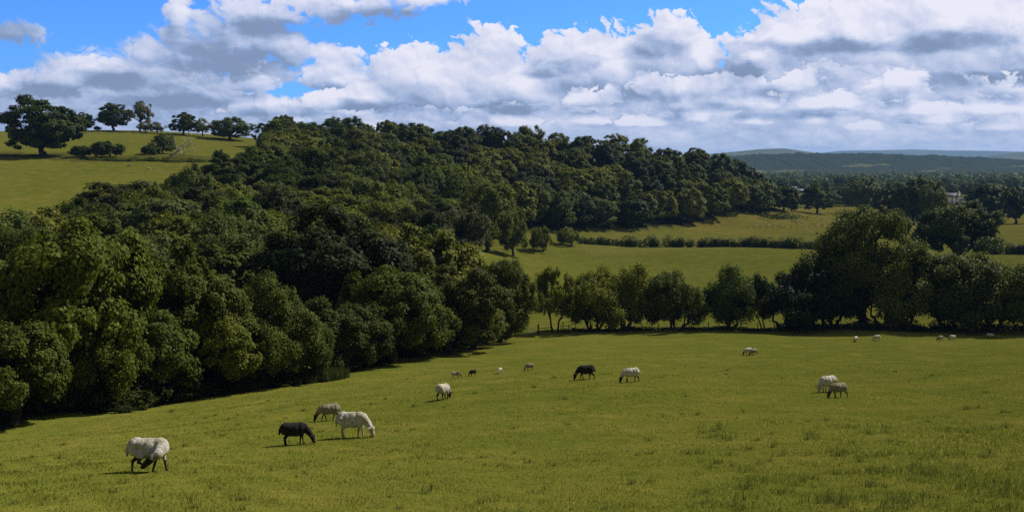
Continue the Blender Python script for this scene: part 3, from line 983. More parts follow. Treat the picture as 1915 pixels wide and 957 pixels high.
hedge([(1455, 616), (1600, 616), (1750, 616), (1990, 616)], .5, 1.7, 2.4, .13, 16000, (.026, .032, .007), 'dark undergrowth filling the foot of the right hand hedgerow trees', seed=8)
hedge([(1072, 618), (1200, 617), (1330, 617), (1440, 617)], .15, .7, 1.6, .11, 7000, (.034, .04, .008), 'low dark leafy strip standing in for shade under the middle hedgerow trees', seed=9)  # dark strip added where the trees' shadow lies on the grass

# ------------------------------------------------------------------ white house and pale sheds
xh, yh, zh = P(1781, 378, 600); zh = gz1(xh, yh)
ho = tag(empty('white_house', (xh, yh, zh), R(-28), (.95, .95, .95)), 'small white rendered house among dark trees on the plain', 'house')
def gable(mb, cx, cy, sx, sy, z0, z1, zr):
    """walls with gable ends along x"""
    x0, x1, y0, y1 = cx - sx / 2, cx + sx / 2, cy - sy / 2, cy + sy / 2
    v = [(x0, y0, z0), (x1, y0, z0), (x1, y1, z0), (x0, y1, z0), (x0, y0, z1), (x1, y0, z1), (x1, y1, z1), (x0, y1, z1), (x0, cy, zr), (x1, cy, zr)]
    mb.add(v, [(0, 1, 5, 4), (2, 3, 7, 6), (1, 2, 6, 5), (3, 0, 4, 7)], [(5, 6, 9), (7, 4, 8)])
def roof(mb, cx, cy, sx, sy, z1, zr, o=.35, t=.14):
    x0, x1 = cx - sx / 2 - o, cx + sx / 2 + o
    for s in (-1, 1):
        sl = (zr - z1) / (sy / 2)
        e = (cy + s * (sy / 2 + o), z1 - sl * o + .05); r = (cy, zr + .05)
        v = []
        for x in (x0, x1):
            v += [(x, e[0], e[1]), (x, r[0], r[1]), (x, r[0], r[1] + t), (x, e[0], e[1] + t)]
        mb.add(v, [(0, 1, 2, 3), (7, 6, 5, 4), (0, 3, 7, 4), (1, 5, 6, 2), (3, 2, 6, 7), (0, 4, 5, 1)])
m = MB(); gable(m, 0, 0, 8.5, 5.6, -.3, 4.4, 6.6); part(m, 'wall', M_WALLW, ho)
m = MB(); roof(m, 0, 0, 8.5, 5.6, 4.4, 6.6); rf = part(m, 'roof', M_SLATE, ho)
m = MB(); m.box((3.6, 0, 7.1), (.7, .9, 1.5)); part(m, 'chimney', M_WALLW, rf)
m = MB(); gable(m, 7.6, .3, 6.6, 4.2, -.3, 2.4, 3.6); part(m, 'annexe', M_WALLW, ho)
m = MB(); roof(m, 7.6, .3, 6.6, 4.2, 2.4, 3.6); part(m, 'roof', M_SLATE, ho)
for x, z in ((-2.6, 3.3), (0, 3.3), (2.6, 3.3), (-2.6, 1.2), (2.6, 1.2)):
    wf = MB(); wf.box((x, -2.84, z), (1.1, .12, 1.3)); wfo = part(wf, 'window', M_WALLW, ho)
    p = MB(); p.box((x, -2.915, z), (.9, .04, 1.1)); part(p, 'pane', M_DARKGLASS, wfo)
m = MB(); m.box((0, -2.86, 1.0), (1.0, .1, 2.1)); part(m, 'door', M_DARKGLASS, ho)


def shed(px, d, L, W, h, label, mat, rz=0.0, z=None):
    x, y, _ = P(px, 340, d); z = gz1(x, y)
    e = tag(empty('long_shed', (x, y, z), R(rz)), label, 'shed')
    m = MB()
    n = 12; a = [math.pi * i / n for i in range(n + 1)]
    prof = [(-W / 2 * math.cos(t), h * .45 + h * .55 * math.sin(t)) for t in a]
    v, q = [], []
    for xx in (-L / 2, L / 2):
        v += [(xx, p[0], p[1]) for p in prof]
    for i in range(n): q.append((i, i + 1, n + 1 + i + 1, n + 1 + i))
    m.add(v, q); part(m, 'roof', mat, e, True)
    m = MB(); m.box((0, 0, h * .22), (L - .02, W - .04, h * .46)); part(m, 'wall', mat, e)
    return e


shed(1490, 845, 15, 8, 2.4, 'long pale roofed shed nearer the wood nose', M_FILM, 3)
shed(1497, 930, 22, 8, 2.6, 'second long pale shed behind the first', M_FILM, 2)
shed(1478, 1000, 14, 7, 2.8, 'small pale shed farthest back beyond the wood nose', M_FILM, -4)

# ------------------------------------------------------------------ fallen bleached tree on the hillside
xf, yf, zf = on_ground(318, 293)
ft = tag(empty('fallen_tree', (xf, yf, zf)), 'fallen bleached dead tree with bare branches on the hillside', 'fallen tree')
m = MB(); k_ = yf / F_PX
def fp(px, py, dy=0.0): return ((px - 318) * k_, dy, (293 - py) * k_)
m.tube([fp(317, 291), fp(326, 287, .3), fp(334, 281, .2), fp(337, 277)], [.42, .40, .36, .3], 9)
part(m, 'trunk', M_DEADWOOD, ft, True)
rb = random.Random(3)
def limb(a, b, r, n=3):
    m = MB(); pa, pb = np.array(fp(*a[:2], a[2])), np.array(fp(*b[:2], b[2]))
    mid = (pa + pb) / 2 + np.array([rb.uniform(-.5, .5), rb.uniform(-.6, .6), rb.uniform(-.5, .5)])
    m.tube([pa, (pa + mid) / 2 + .1, mid, (mid + pb) / 2, pb], [r, r * .85, r * .7, r * .5, r * .25], 6)
    for _ in range(n):
        t = rb.uniform(.35, .95); s = mid + (pb - mid) * t
        e = s + np.array([rb.uniform(-1.2, 1.8), rb.uniform(-1, 1), rb.uniform(.2, 2.2)])
        m.tube([s, (s + e) / 2 + np.array([.1, 0, .15]), e], [r * .4, r * .25, r * .08], 5)
    part(m, 'branch', M_DEADWOOD, ft, True)
for a, b, r in (((335, 281, .2), (328, 270, .5), .17), ((336, 278, .1), (346, 270, -.6), .22), ((340, 276, -.2), (357, 257, .8), .16), ((338, 280, 0), (356, 274, -1), .16),
                ((350, 275, -.8), (362, 268, -1.4), .11), ((337, 282, 0), (348, 287, -1.2), .20), ((344, 272, 0), (341, 264, 1), .10), ((345, 284, -1), (366, 281, .5), .10), ((350, 283, 0), (372, 285, 1), .09)):
    limb(a, b, r)
m = None
# dark limb fallen out of the wood nose
xl, yl, zl = on_ground(1424, 410)
fb = tag(empty('fallen_branch', (xl, yl, zl)), 'dark fallen limb reaching from the wood nose over the grass', 'fallen branch')
k_ = yl / F_PX
m = MB(); m.tube([(-.4, 1, 1.3), (20 * k_, .5, 1.5), (38 * k_, 0, 2.2), (52 * k_, 0, 4.0)], [.30, .26, .2, .1], 7)
m.tube([(20 * k_, .5, 1.5), (28 * k_, -.6, .9), (40 * k_, -1, .3)], [.2, .14, .06], 6)
part(m, 'limb', M_BARK, fb, True)
rng_ = np.random.default_rng(8)
cc = rng_.normal(0, 1, (900, 3)) * np.array([4.2, 1.5, .55]) + np.array([38 * k_, 0, .9]); cc[:, 2] = np.abs(cc[:, 2])
vs, q, v = leaf_quads(rng_, cc, sph(rng_, 900), np.full(900, .3), np.clip(rng_.normal(.5, .2, 900), 0, 1))
fo = obj('foliage', np_mesh('foliage', vs, q, None, [M_LEAF], False, {'v': v}), fb); fo.color = (*DARK, 1)

# ------------------------------------------------------------------ low growth along the wood edge
def tuft_mesh(name, seed, n, rad, hmin, hmax, wdt, lean=.35, v0=.5):
    rng = np.random.default_rng(seed)
    a = rng.uniform(0, 2 * math.pi, n); r = rad * np.sqrt(rng.uniform(0, 1, n))
    b = np.stack([r * np.cos(a), r * np.sin(a), np.full(n, -.03)], 1)
    h = rng.uniform(hmin, hmax, n)
    ld = rng.normal(0, lean, (n, 2)) + b[:, :2] / rad * lean * .8
    return blades(rng, b, h, ld, np.full(n, wdt), np.clip(rng.normal(v0, .2, n), 0, 1), name)


def blades(rng, base, h, lean, wdt, v, name, mats=None):
    n = len(base)
    a = rng.uniform(0, math.pi, n)
    sd = np.stack([np.cos(a), np.sin(a), np.zeros(n)], 1) * (wdt * .5)[:, None]
    mid = base + np.stack([lean[:, 0] * h * .35, lean[:, 1] * h * .35, h * .58], 1)
    tip = base + np.stack([lean[:, 0] * h, lean[:, 1] * h, h * np.clip(1 - .25 * (lean ** 2).sum(1), .4, 1)], 1)
    vs = np.stack([base - sd, base + sd, mid + sd * .75, mid - sd * .75, tip], 1).reshape(-1, 3)
    i = np.arange(n) * 5
    q = np.stack([i, i + 1, i + 2, i + 3], 1); t = np.stack([i + 3, i + 2, i + 4], 1)
    return np_mesh(name, vs, q, t, [M_BLADE], False, {'v': np.concatenate([v, v])})


def blade_material():
    m, n = new_mat('grass_blade')
    out = n.n('ShaderNodeOutputMaterial')
    at = n.n('ShaderNodeAttribute', attribute_name='v')
    oi = n.n('ShaderNodeObjectInfo')
    cr = n.n('ShaderNodeValToRGB'); e = cr.color_ramp.elements
    e[0].position = 0; e[0].color = (.40, .55, .40, 1)
    e[1].position = 1; e[1].color = (2.1, 1.8, 2.6, 1)
    for p, c in ((.35, (.85, .92, .8)), (.68, (1.15, 1.10, 1.1)), (.85, (1.7, 1.5, 2.0))):
        x = e.new(p); x.color = c + (1,)
    n.put(cr.inputs[0], at.outputs['Fac'])
    c = n.mixc(1.0, cr.outputs[0], oi.outputs['Color'], 'MULTIPLY')
    b = n.n('ShaderNodeBsdfDiffuse'); n.put(b.inputs['Color'], c)
    tr = n.n('ShaderNodeBsdfTranslucent'); n.put(tr.inputs['Color'], c)
    mx = n.n('ShaderNodeMixShader'); mx.inputs[0].default_value = .4
    n.links.new(b.outputs[0], mx.inputs[1]); n.links.new(tr.outputs[0], mx.inputs[2])
    n.links.new(mx.outputs[0], out.inputs[0])
    return m


M_BLADE = blade_material()
RUSH = tuft_mesh('rush_clump', 5, 420, .8, .5, 1.25, .035, .22, .3)
RC = 'rush clumps in the shade line of the wood'
for i, (px, py, s) in enumerate([(572, 716, .9), (590, 713, 1.1), (606, 711, 1.2), (622, 708, 1.1), (636, 706, .9), (548, 720, .7), (530, 722, .6)]):
    x, y, z = on_ground(px, py)
    o = obj('rush_clump', RUSH); o.location = (x, y, z); o.scale = (s * .95, s * .95, s * .85); o.rotation_euler = (0, 0, i * 1.3); o.color = (.075, .088, .026, 1)
    tag(o, ['tall grey green rush clump at the foot of the wood', 'small rush clump trailing off at the left of the rush patch'][s < .8], 'rushes', RC)
UB = 'low bushes and brambles along the foot of the wood edge'
_edge = [(-60, 822), (0, 812), (115, 793), (230, 770), (360, 749), (480, 730), (600, 708), (690, 687), (740, 674), (830, 654), (935, 637)]
for i in range(31):
    px = -50 + i * 32 + _rs.uniform(-8, 8)
    py = np.interp(px, [e[0] for e in _edge], [e[1] for e in _edge])
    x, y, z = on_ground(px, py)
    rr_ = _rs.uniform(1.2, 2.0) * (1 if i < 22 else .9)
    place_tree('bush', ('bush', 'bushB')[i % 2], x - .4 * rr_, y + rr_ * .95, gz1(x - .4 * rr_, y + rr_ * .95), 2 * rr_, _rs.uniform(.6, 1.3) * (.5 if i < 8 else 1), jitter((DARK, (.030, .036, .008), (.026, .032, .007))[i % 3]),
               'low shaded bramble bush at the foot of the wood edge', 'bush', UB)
for i in range(20):
    px = -60 + i * 50 + _rs.uniform(-10, 10)
    py = np.interp(px, [e[0] for e in _edge], [e[1] for e in _edge])
    x, y, z = on_ground(px, py)
    x -= 1.5; y += _rs.uniform(5.5, 8.0)
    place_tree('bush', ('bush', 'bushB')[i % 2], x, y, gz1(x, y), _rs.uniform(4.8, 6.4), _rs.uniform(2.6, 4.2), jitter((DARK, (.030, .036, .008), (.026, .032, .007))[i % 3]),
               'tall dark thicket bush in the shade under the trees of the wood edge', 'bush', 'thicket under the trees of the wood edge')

# ------------------------------------------------------------------ grass of the pasture (too much to count)
def grass():
    rng = np.random.default_rng(77)
    n = 400000
    # even coverage over the picture: distance drawn so that near ground is densest
    d = 12.0 * np.exp(rng.uniform(0, 1, n) ** 1.2 * math.log(118 / 12.0))
    px = rng.uniform(-260, 2180, n)
    x = (px - 957.5) / F_PX * d * 1.01
    y = d
    clump = np.sin(x * 1.9 + 2 * np.sin(y * .8)) * np.sin(y * 1.7 + 1.5 * np.sin(x * 1.1)) + .5 * np.sin(x * 5.1 + y * 3.3)
    keep = rng.uniform(0, 1, n) < .55 + .3 * clump
    edge = (x > -26 + (y - 45) * .42) | (y < 45)
    keep &= edge & (rng.uniform(0, 1, n) > _sm(45, 116, d))
    x, y, clump, d = x[keep], y[keep], clump[keep], d[keep]; n = len(x)
    rough = _sm(4, 11, x) * _sm(34, 22, y)                    # rank growth at the lower right
    h = rng.uniform(.03, .08, n) * (1 + .3 * clump.clip(-1, 1)) * (1 + .7 * rough)
    tall = (rng.uniform(0, 1, n) < .035 + .05 * rough) & (d < 42)
    h[tall] *= 1.7
    lean = rng.normal(0, .55, (n, 2)) + np.array([.15, -.1])
    wdt = np.maximum(.008, d * .00058) * rng.uniform(.7, 1.3, n)
    pat = np.sin(x * .31 + 1.3 * np.sin(y * .23)) * np.sin(y * .27 + x * .11)
    v = np.clip(rng.normal(.48, .27, n) + .20 * pat - .08 * rough * rng.uniform(0, 2, n), 0, 1)
    v[tall] = np.clip(v[tall] + .25, 0, 1)
    g_ = obj('grass', blades(rng, np.stack([x, y, gz(x, y) - .01], 1), h, lean, wdt, v, 'grass'))
    g_.color = (*GRASS, 1)
    return tag(g_, 'short olive grass of the grazed pasture', kind='stuff')


def weeds():
    rng = np.random.default_rng(31)
    B, H, Ln, W, V = [], [], [], [], []
    spots = [(1180, 905, .9), (1500, 900, .8), (1810, 765, .5), (1880, 800, .7), (1590, 830, .5), (1515, 850, .5), (1900, 925, 1.4), (1850, 915, 1.0), (1740, 890, .7), (1640, 885, .5), (1530, 940, .7),
             (1310, 800, .35), (1358, 700, .3), (1560, 940, .6), (1700, 940, .8), (1800, 850, .6), (1660, 800, .4), (1240, 780, .3), (150, 868, .4), (345, 835, .45), (320, 770, .5), (180, 775, .5), (60, 855, .35)]
    for _ in range(170):
        px = rng.uniform(0, 1915); py = rng.uniform(690, 957)
        if px < 900 and py < 835 - px * .17: continue
        spots.append((px, py, rng.uniform(.15, .4)))
    for _ in range(90):
        spots.append((rng.uniform(1300, 1915), rng.uniform(790, 957), rng.uniform(.25, .7)))
    for px, py, s in spots:
        x, y, z = on_ground(px, py)
        m = int(14 + 52 * s)
        a = rng.uniform(0, 2 * math.pi, m); r = .34 * s * np.abs(rng.normal(0, .7, m))
        bx, by = x + r * np.cos(a) * 1.6, y + r * np.sin(a)
        B.append(np.stack([bx, by, gz(bx, by) - .02], 1))
        H.append(rng.uniform(.08, .26, m) * (.4 + s)); Ln.append(rng.normal(0, .5, (m, 2)))
        W.append(np.full(m, max(.009, y * .00048))); V.append(np.clip(rng.normal(.27, .28, m), 0, 1))
    o = obj('weeds', blades(rng, np.concatenate(B), np.concatenate(H), np.concatenate(Ln), np.concatenate(W), np.concatenate(V), 'weeds'))
    o.color = (.115, .128, .030, 1)
    return tag(o, 'dark tufts of thistle and coarse weeds in the pasture', kind='stuff')


GRASS = (.168, .178, .0285)
grass()
weeds()

# ------------------------------------------------------------------ far woodland, hills and air
def far_wood():
    rng = np.random.default_rng(19)
    P_, N_, V_ = [], [], []
    for _ in range(620):
        d = rng.uniform(1000, 2300); px = rng.uniform(1400, 2300) + (d - 1000) * .02
        x = (px - 957.5) / F_PX * d
        if math.sin(d * .02 + x * .006) < -.35: continue
        r = rng.uniform(5, 8); h = rng.uniform(7, 13)
        m = 70
        o = sph(rng, m)
        P_.append(np.array([x, d, FLOOR + h * .5]) + o * np.array([r, r, h * .55])); N_.append(o + sph(rng, m) * .5 + [0, 0, .3]); V_.append(np.clip(rng.normal(rng.uniform(.3, .6), .15, m), 0, 1))
    p, nn, v = np.concatenate(P_), np.concatenate(N_), np.concatenate(V_)
    nn /= np.linalg.norm(nn, axis=1)[:, None]
    vs, q, v = leaf_quads(rng, p, nn, np.full(len(p), 1.7), v)
    o = obj('far_woodland', np_mesh('far_woodland', vs, q, None, [M_LEAF], False, {'v': v})); o.color = (*MID, 1)
    return tag(o, 'far belts of trees across the plain merging into one mass', kind='stuff')


far_wood()


def hill_mat(name, wood, field, scale, thr):
    m, n = new_mat(name)
    out = n.n('ShaderNodeOutputMaterial')
    ge = n.n('ShaderNodeNewGeometry')
    sz = n.n('ShaderNodeSeparateXYZ'); n.put(sz.inputs[0], ge.outputs['Position'])
    a = n.m('ADD', n.noise(ge.outputs['Position'], scale, 4, .5), n.maprange(sz.outputs[2], -20, 22, .16, 0))
    b_ = n.noise(ge.outputs['Position'], .03, 5, .7)
    c = n.mixc(n.maprange(a, thr, thr + .03), wood, field)
    c = n.mixc(n.maprange(b_, .3, .7, 0, .5), c, tuple(x * .5 for x in wood))
    b = n.n('ShaderNodeBsdfDiffuse'); n.put(b.inputs['Color'], c)
    n.links.new(b.outputs[0], out.inputs[0])
    return m


def far_hill(name, prof, d0, depth, rough, mat, seed):
    rng = np.random.default_rng(seed)
    px = np.arange(prof[0][0], prof[-1][0] + 1, 1.5)
    top = np.interp(px, [p[0] for p in prof], [p[1] for p in prof])
    rows = []
    nr = 26
    for j in range(nr):
        t = j / (nr - 1)                    # 0 foot nearest, 1 foot behind
        d = d0 + (t - .55) * depth
        s = math.sin(math.pi * min(1, t / 1.1)) ** 1.15
        xk = (px - 957.5) / F_PX * d0
        H = (310.6 - top) / F_PX * d0 - FLOOR
        nz = sum(np.sin(xk * f + rng.uniform(0, 6.28) + j * rng.uniform(.2, 1.2)) / (f * 400 + 1) for f in (.004, .009, .021, .05))
        z = FLOOR - 2 + (H + 2) * s * (1 + .03 * nz * (1 - s)) + rng.normal(0, rough, len(px)) * s
        rows.append(np.stack([xk * (d / d0) ** .2, np.full(len(px), d), z], 1))
    v = np.concatenate(rows); n = len(px)
    i = np.arange(nr - 1)[:, None]; j = np.arange(n - 1)[None]
    a = i * n + j
    q = np.stack([a, a + 1, a + n + 1, a + n], -1).reshape(-1, 4)
    o = obj(name, np_mesh(name, v, q, None, [mat], True))
    return tag(o, kind='structure')


far_hill('wooded_hill', [(1150, 312), (1250, 302), (1330, 296), (1370, 293), (1420, 290.5), (1490, 289.5), (1560, 289.5), (1620, 289), (1680, 292), (1760, 294), (1820, 297), (1870, 300), (1950, 303), (2100, 300), (2400, 306)],
         3100, 1500, 2.4, hill_mat('hill_wood', (.036, .044, .024), (.12, .12, .052), .0042, .67), 2)
far_hill('bare_hill', [(1200, 301.5), (1300, 290.5), (1370, 284.5), (1420, 279.5), (1455, 278.5), (1490, 283.5), (1530, 290.5), (1600, 294.5), (1800, 297.5), (1860, 294.5), (1890, 288.5), (1930, 282.5), (2050, 277.5), (2300, 293.5)],
         5600, 2200, .6, hill_mat('hill_grass', (.09, .10, .055), (.11, .12, .07), .002, .5), 3)
far_hill('distant_hills', [(1250, 294.5), (1400, 289.5), (1530, 286.5), (1570, 282.5), (1640, 281.5), (1700, 280), (1760, 282), (1840, 282.5), (1900, 284.5), (2000, 281.5), (2300, 289.5)],
         10500, 2600, .5, hill_mat('hill_moor', (.10, .11, .075), (.13, .13, .08), .001, .55), 4)


def haze():
    m = MB(); m.box((0, 0, 80), (28600, 28600, 224))
    o = obj('haze', m.mesh('haze', [], False))
    mt, n = new_mat('air')
    out = n.n('ShaderNodeOutputMaterial')
    v = n.n('ShaderNodeVolumePrincipled')
    v.inputs['Color'].default_value = (.24, .52, 1.0, 1)
    v.inputs['Density'].default_value = 5.6e-5
    v.inputs['Anisotropy'].default_value = .1
    n.links.new(v.outputs[0], out.inputs['Volume'])
    o.data.materials.append(mt)
    return tag(o, kind='stuff')


haze()
# ------------------------------------------------------------------ trees the photograph shows nothing of, and labels that single each one out
for n_ in ['bush.008', 'bush.009', 'bush.048', 'bush.053', 'bush.054', 'bush.055', 'bush.056', 'bush.057', 'bush.059', 'bush.060', 'bush.061', 'sheep.025', 'tree.002', 'tree.005', 'tree.006', 'tree.007', 'tree.011', 'tree.014', 'tree.015', 'tree.020', 'tree.024', 'tree.025', 'tree.028', 'tree.039', 'tree.040', 'tree.044', 'woodland_tree.007', 'woodland_tree.013', 'woodland_tree.034', 'woodland_tree.038', 'woodland_tree.053', 'woodland_tree.056', 'woodland_tree.062', 'woodland_tree.066', 'woodland_tree.069', 'woodland_tree.079', 'woodland_tree.081', 'woodland_tree.086', 'woodland_tree.094', 'woodland_tree.095', 'woodland_tree.111', 'woodland_tree.122', 'woodland_tree.132', 'woodland_tree.139', 'woodland_tree.143', 'woodland_tree.160', 'woodland_tree.164', 'woodland_tree.172', 'woodland_tree.189', 'woodland_tree.194', 'woodland_tree.198']:
    o_ = bpy.data.objects[n_]
    for c_ in list(o_.children): bpy.data.objects.remove(c_)
    bpy.data.objects.remove(o_)

ORD = 'leftmost,second,third,fourth,fifth,sixth,seventh,eighth,ninth,tenth,eleventh,twelfth,thirteenth,fourteenth,fifteenth,sixteenth,seventeenth,eighteenth,nineteenth,twentieth'.split(',')
ORD += ['twenty-' + w_ for w_ in ('first', 'second', 'third', 'fourth', 'fifth', 'sixth', 'seventh', 'eighth', 'ninth')] + ['thirtieth'] + ['thirty-' + w_ for w_ in ('first', 'second', 'third', 'fourth', 'fifth', 'sixth', 'seventh', 'eighth', 'ninth')]
TONES = {'dark green': DARK, 'mid green': MID, 'olive green': OLV, 'yellow green': YEL, 'grey green': GRY, 'blackish green': (.028, .034, .007)}


def tone(o):
    c = [ch for ch in o.children if ch.name.startswith('crown')][0].color
    return min(TONES, key=lambda k: sum((math.log(c[i]) - math.log(TONES[k][i])) ** 2 for i in range(3)))


def rank_labels(objs, text, tail='from the left'):
    """text(o) gives the shared words; equal ones are told apart by their order from the left"""
    by = {}
    for o in objs: by.setdefault(text(o), []).append(o)
    for t_, lst in by.items():
        lst.sort(key=lambda o: o.location.x / o.location.y)
        for i, o in enumerate(lst):
            o['label'] = t_ if len(lst) == 1 else t_ + ', ' + ORD[i] + ('' if i == 0 else ' ' + tail)


def kind(n_, group=None):
    return [o for o in bpy.data.objects if o.parent is None and o.name.split('.')[0] == n_ and (group is None or o.get('group') == group)]


for o_ in kind('bush', UB):
    if o_.location.x / o_.location.y * F_PX + 957 < 165:
        for c_ in list(o_.children): bpy.data.objects.remove(c_)
        bpy.data.objects.remove(o_)


def wood_words(o):
    x, y = o.location.x, o.location.y
    zone = ('in the dingle behind the wood edge' if y < 150 else 'on the lower slope of the wood' if y < 250 else 'halfway up the wooded slope' if y < 335 else 'high on the wooded slope')
    px = x / y * F_PX + 957
    lim = ((330, 640), (520, 760), (640, 900), (800, 1100))[0 if y < 150 else 1 if y < 250 else 2 if y < 335 else 3]
    part_ = 'left part' if px < lim[0] else 'middle part' if px < lim[1] else 'right part'
    return tone(o) + ' crown ' + zone + ', ' + part_


rank_labels(kind('woodland_tree', WG), wood_words)
rank_labels(kind('woodland_tree', 'trees on the right hand nose of the ridge'), lambda o: 'close set tree on the rounded right hand nose of the ridge')
rank_labels(kind('tree'), lambda o: tone(o) + ' tree in the ' + ('nearer' if o.location.y < 780 else 'farther') + ' belt across the plain')
rank_labels(kind('hazel_tree', 'small trees on the very edge of the wood'), lambda o: 'small overhanging tree on the very edge of the wood')
rank_labels(kind('bush', UB), lambda o: 'low shaded bramble bush at the foot of the wood edge')
rank_labels(kind('bush', 'thicket under the trees of the wood edge'), lambda o: 'dark thicket bush shaded under the wood edge trees')
rank_labels(kind('rush_clump'), lambda o: 'grey green rush clump at the foot of the wood')
rank_labels(kind('sheep', 'flock in the far field beyond the meadow hedge'), lambda o: 'tiny pale sheep in the far field ' + ('near the post row' if o.location.y < 385 else 'well beyond the post row'))
# ------------------------------------------------------------------ sky: blue air with cumulus, seen by direction only
EXPOSURE = 0.4
SKY_STRENGTH = 0.08
SKY_TINT = (.33, .76, 1.62)
SUN_AZ, SUN_EL = R(55), R(44)


def azel(px, py):
    x, y, z = ray(px, py)
    return math.atan2(x, y), math.atan2(z, math.hypot(x, y))


def build_sky():
    wd = bpy.data.worlds.new('World')
    C.world = wd
    wd.use_nodes = True
    wd.node_tree.nodes.clear()
    k = NT(wd.node_tree)
    out = k.n('ShaderNodeOutputWorld')
    bg = k.n('ShaderNodeBackground'); bg.inputs[1].default_value = SKY_STRENGTH
    k.links.new(bg.outputs[0], out.inputs[0])
    tc = k.n('ShaderNodeTexCoord')
    sp = k.n('ShaderNodeSeparateXYZ'); k.put(sp.inputs[0], tc.outputs['Generated'])
    U = k.m('ARCTAN2', sp.outputs[0], sp.outputs[1])
    V = k.m('ARCSINE', sp.outputs[2])
    sky = k.n('ShaderNodeTexSky', sky_type='NISHITA')
    sky.sun_disc = False
    sky.sun_elevation = SUN_EL; sky.sun_rotation = SUN_AZ
    sky.air_density = 1.0; sky.dust_density = .25; sky.ozone_density = 2.0
    blue = k.mixc(1.0, sky.outputs[0], SKY_TINT, 'MULTIPLY')

    def comb(a, b, c):
        n = k.n('ShaderNodeCombineXYZ')
        for i, s in enumerate((a, b, c)): k.put(n.inputs[i], s)
        return n.outputs[0]

    def domes(u, v, lst):
        acc = None
        for px, py, rx, up, dn in lst:
            a, e = azel(px, py)
            du = k.m('MULTIPLY_ADD', u, F_PX / rx, -a * F_PX / rx)
            dv = k.m('SUBTRACT', v, e)
            dv = k.m('MAXIMUM', k.m('MULTIPLY', dv, F_PX / up), k.m('MULTIPLY', dv, -F_PX / dn))
            d = k.m('SQRT', k.m('MULTIPLY_ADD', du, du, k.m('MULTIPLY', dv, dv)))
            acc = d if acc is None else k.m('SMOOTH_MIN', acc, d, .25)
        return k.m('MAXIMUM', k.m('SUBTRACT', 1.0, acc), -1.5)

    def noise2(vec, scale, detail, rough, dist=0.0):
        n = k.n('ShaderNodeTexNoise', noise_dimensions='2D')
        k.put(n.inputs['Vector'], vec)
        n.inputs['Scale'].default_value = scale; n.inputs['Detail'].default_value = detail
        n.inputs['Roughness'].default_value = rough; n.inputs['Distortion'].default_value = dist
        return n.outputs[0]

    def puff(u, v, seed, s=1.0, octaves=6):
        vec = comb(k.m('MULTIPLY_ADD', u, 10 * s, seed), k.m('MULTIPLY_ADD', v, 12 * s, seed * 1.7), 0.0)
        n1 = noise2(vec, 1.7, octaves, .57)
        if octaves < 4:
            return k.m('MULTIPLY', k.m('SUBTRACT', n1, .5), 2.1)
        n2 = k.n('ShaderNodeTexVoronoi', feature='F1', voronoi_dimensions='2D')
        n2.inputs['Scale'].default_value = 4.6
        n2.inputs['Detail'].default_value = 2.0; n2.inputs['Roughness'].default_value = .55
        sh = k.n('ShaderNodeCombineXYZ'); k.put(sh.inputs[0], k.m('MULTIPLY', n1, .9)); k.put(sh.inputs[1], k.m('MULTIPLY', n1, -.7))
        k.put(n2.inputs['Vector'], k.vmath('ADD', vec, sh.outputs[0]))
        b = k.m('SUBTRACT', .45, n2.outputs[0])
        return k.m('MULTIPLY_ADD', k.m('SUBTRACT', n1, .5), 1.9, k.m('MULTIPLY', b, .75))

    def off(du, dv):
        return k.m('ADD', U, du / F_PX), k.m('ADD', V, dv / F_PX)

    def layer(lst, seed, amp, soft, s=1.0, g1=1.2, g2=.8, near=9, far_=34):
        p0, dm0 = puff(U, V, seed, s), domes(U, V, lst)
        f0 = k.m('MULTIPLY_ADD', p0, amp, dm0)
        u, v = off(near * .6, near)
        p1 = puff(u, v, seed, s, 5)
        u, v = off(far_ * .45, far_)
        fl = k.m('MULTIPLY_ADD', puff(U, V, seed, s, 2), amp, dm0)
        f2 = k.m('MULTIPLY_ADD', puff(u, v, seed, s, 2), amp, domes(u, v, lst))
        mask = k.maprange(f0, .02, .02 + soft, 0, 1, True)
        d1 = k.maprange(k.m('MULTIPLY', k.m('SUBTRACT', p0, p1), amp), -.5, .5, -.5, .5)
        d2 = k.maprange(k.m('SUBTRACT', fl, f2), -.9, .9, -.9, .9)
        lit = k.m('MULTIPLY_ADD', d1, g1, k.m('MULTIPLY', d2, g2))
        fs = [f0]
        return mask, lit, fs[0]

    # shade map: the grey undersides seen from below
    dark_l = [(430, 122, 165, 62, 30), (385, 100, 90, 50, 40), (230, 150, 120, 26, 24), (90, 170, 90, 20, 20), (520, 55, 120, 26, 26), (690, 35, 150, 30, 26),
              (25, 64, 90, 44, 44), (1370, 138, 95, 40, 30), (1540, 88, 190, 22, 20), (1770, 80, 130, 30, 26), (1232, 92, 82, 44, 26),
              (1075, 125, 90, 32, 26), (1155, 182, 105, 32, 20), (1830, 152, 170, 20, 18), (1690, 170, 120, 16, 14), (960, 205, 150, 16, 14), (700, 200, 130, 18, 14),
              (740, 30, 110, 26, 20), (1320, 200, 130, 14, 14), (1010, 140, 60, 20, 14), (300, 190, 160, 16, 16), (520, 210, 120, 14, 12), (1500, 215, 150, 12, 12)]
    wv = comb(k.m('MULTIPLY', U, 9), k.m('MULTIPLY', V, 22), 7.7)
    wn = k.m('SUBTRACT', noise2(wv, 1.8, 5, .6), .5)
    dark = k.maprange(k.m('MULTIPLY_ADD', wn, 1.5, domes(U, V, dark_l)), .0, .85, 0, 1, True)

    # back deck of broken cloud down to the horizon
    fc = k.n('ShaderNodeFloatCurve')
    cv = fc.mapping.curves[0]
    bd = [(-400, 120), (0, 128), (130, 128), (250, 105), (420, 140), (590, 172), (640, 165), (720, 140), (800, 120), (960, 110), (1100, 110), (1200, 105), (1340, 110), (1420, 70), (1500, 20), (1600, -60), (2300, -200)]
    ps = []
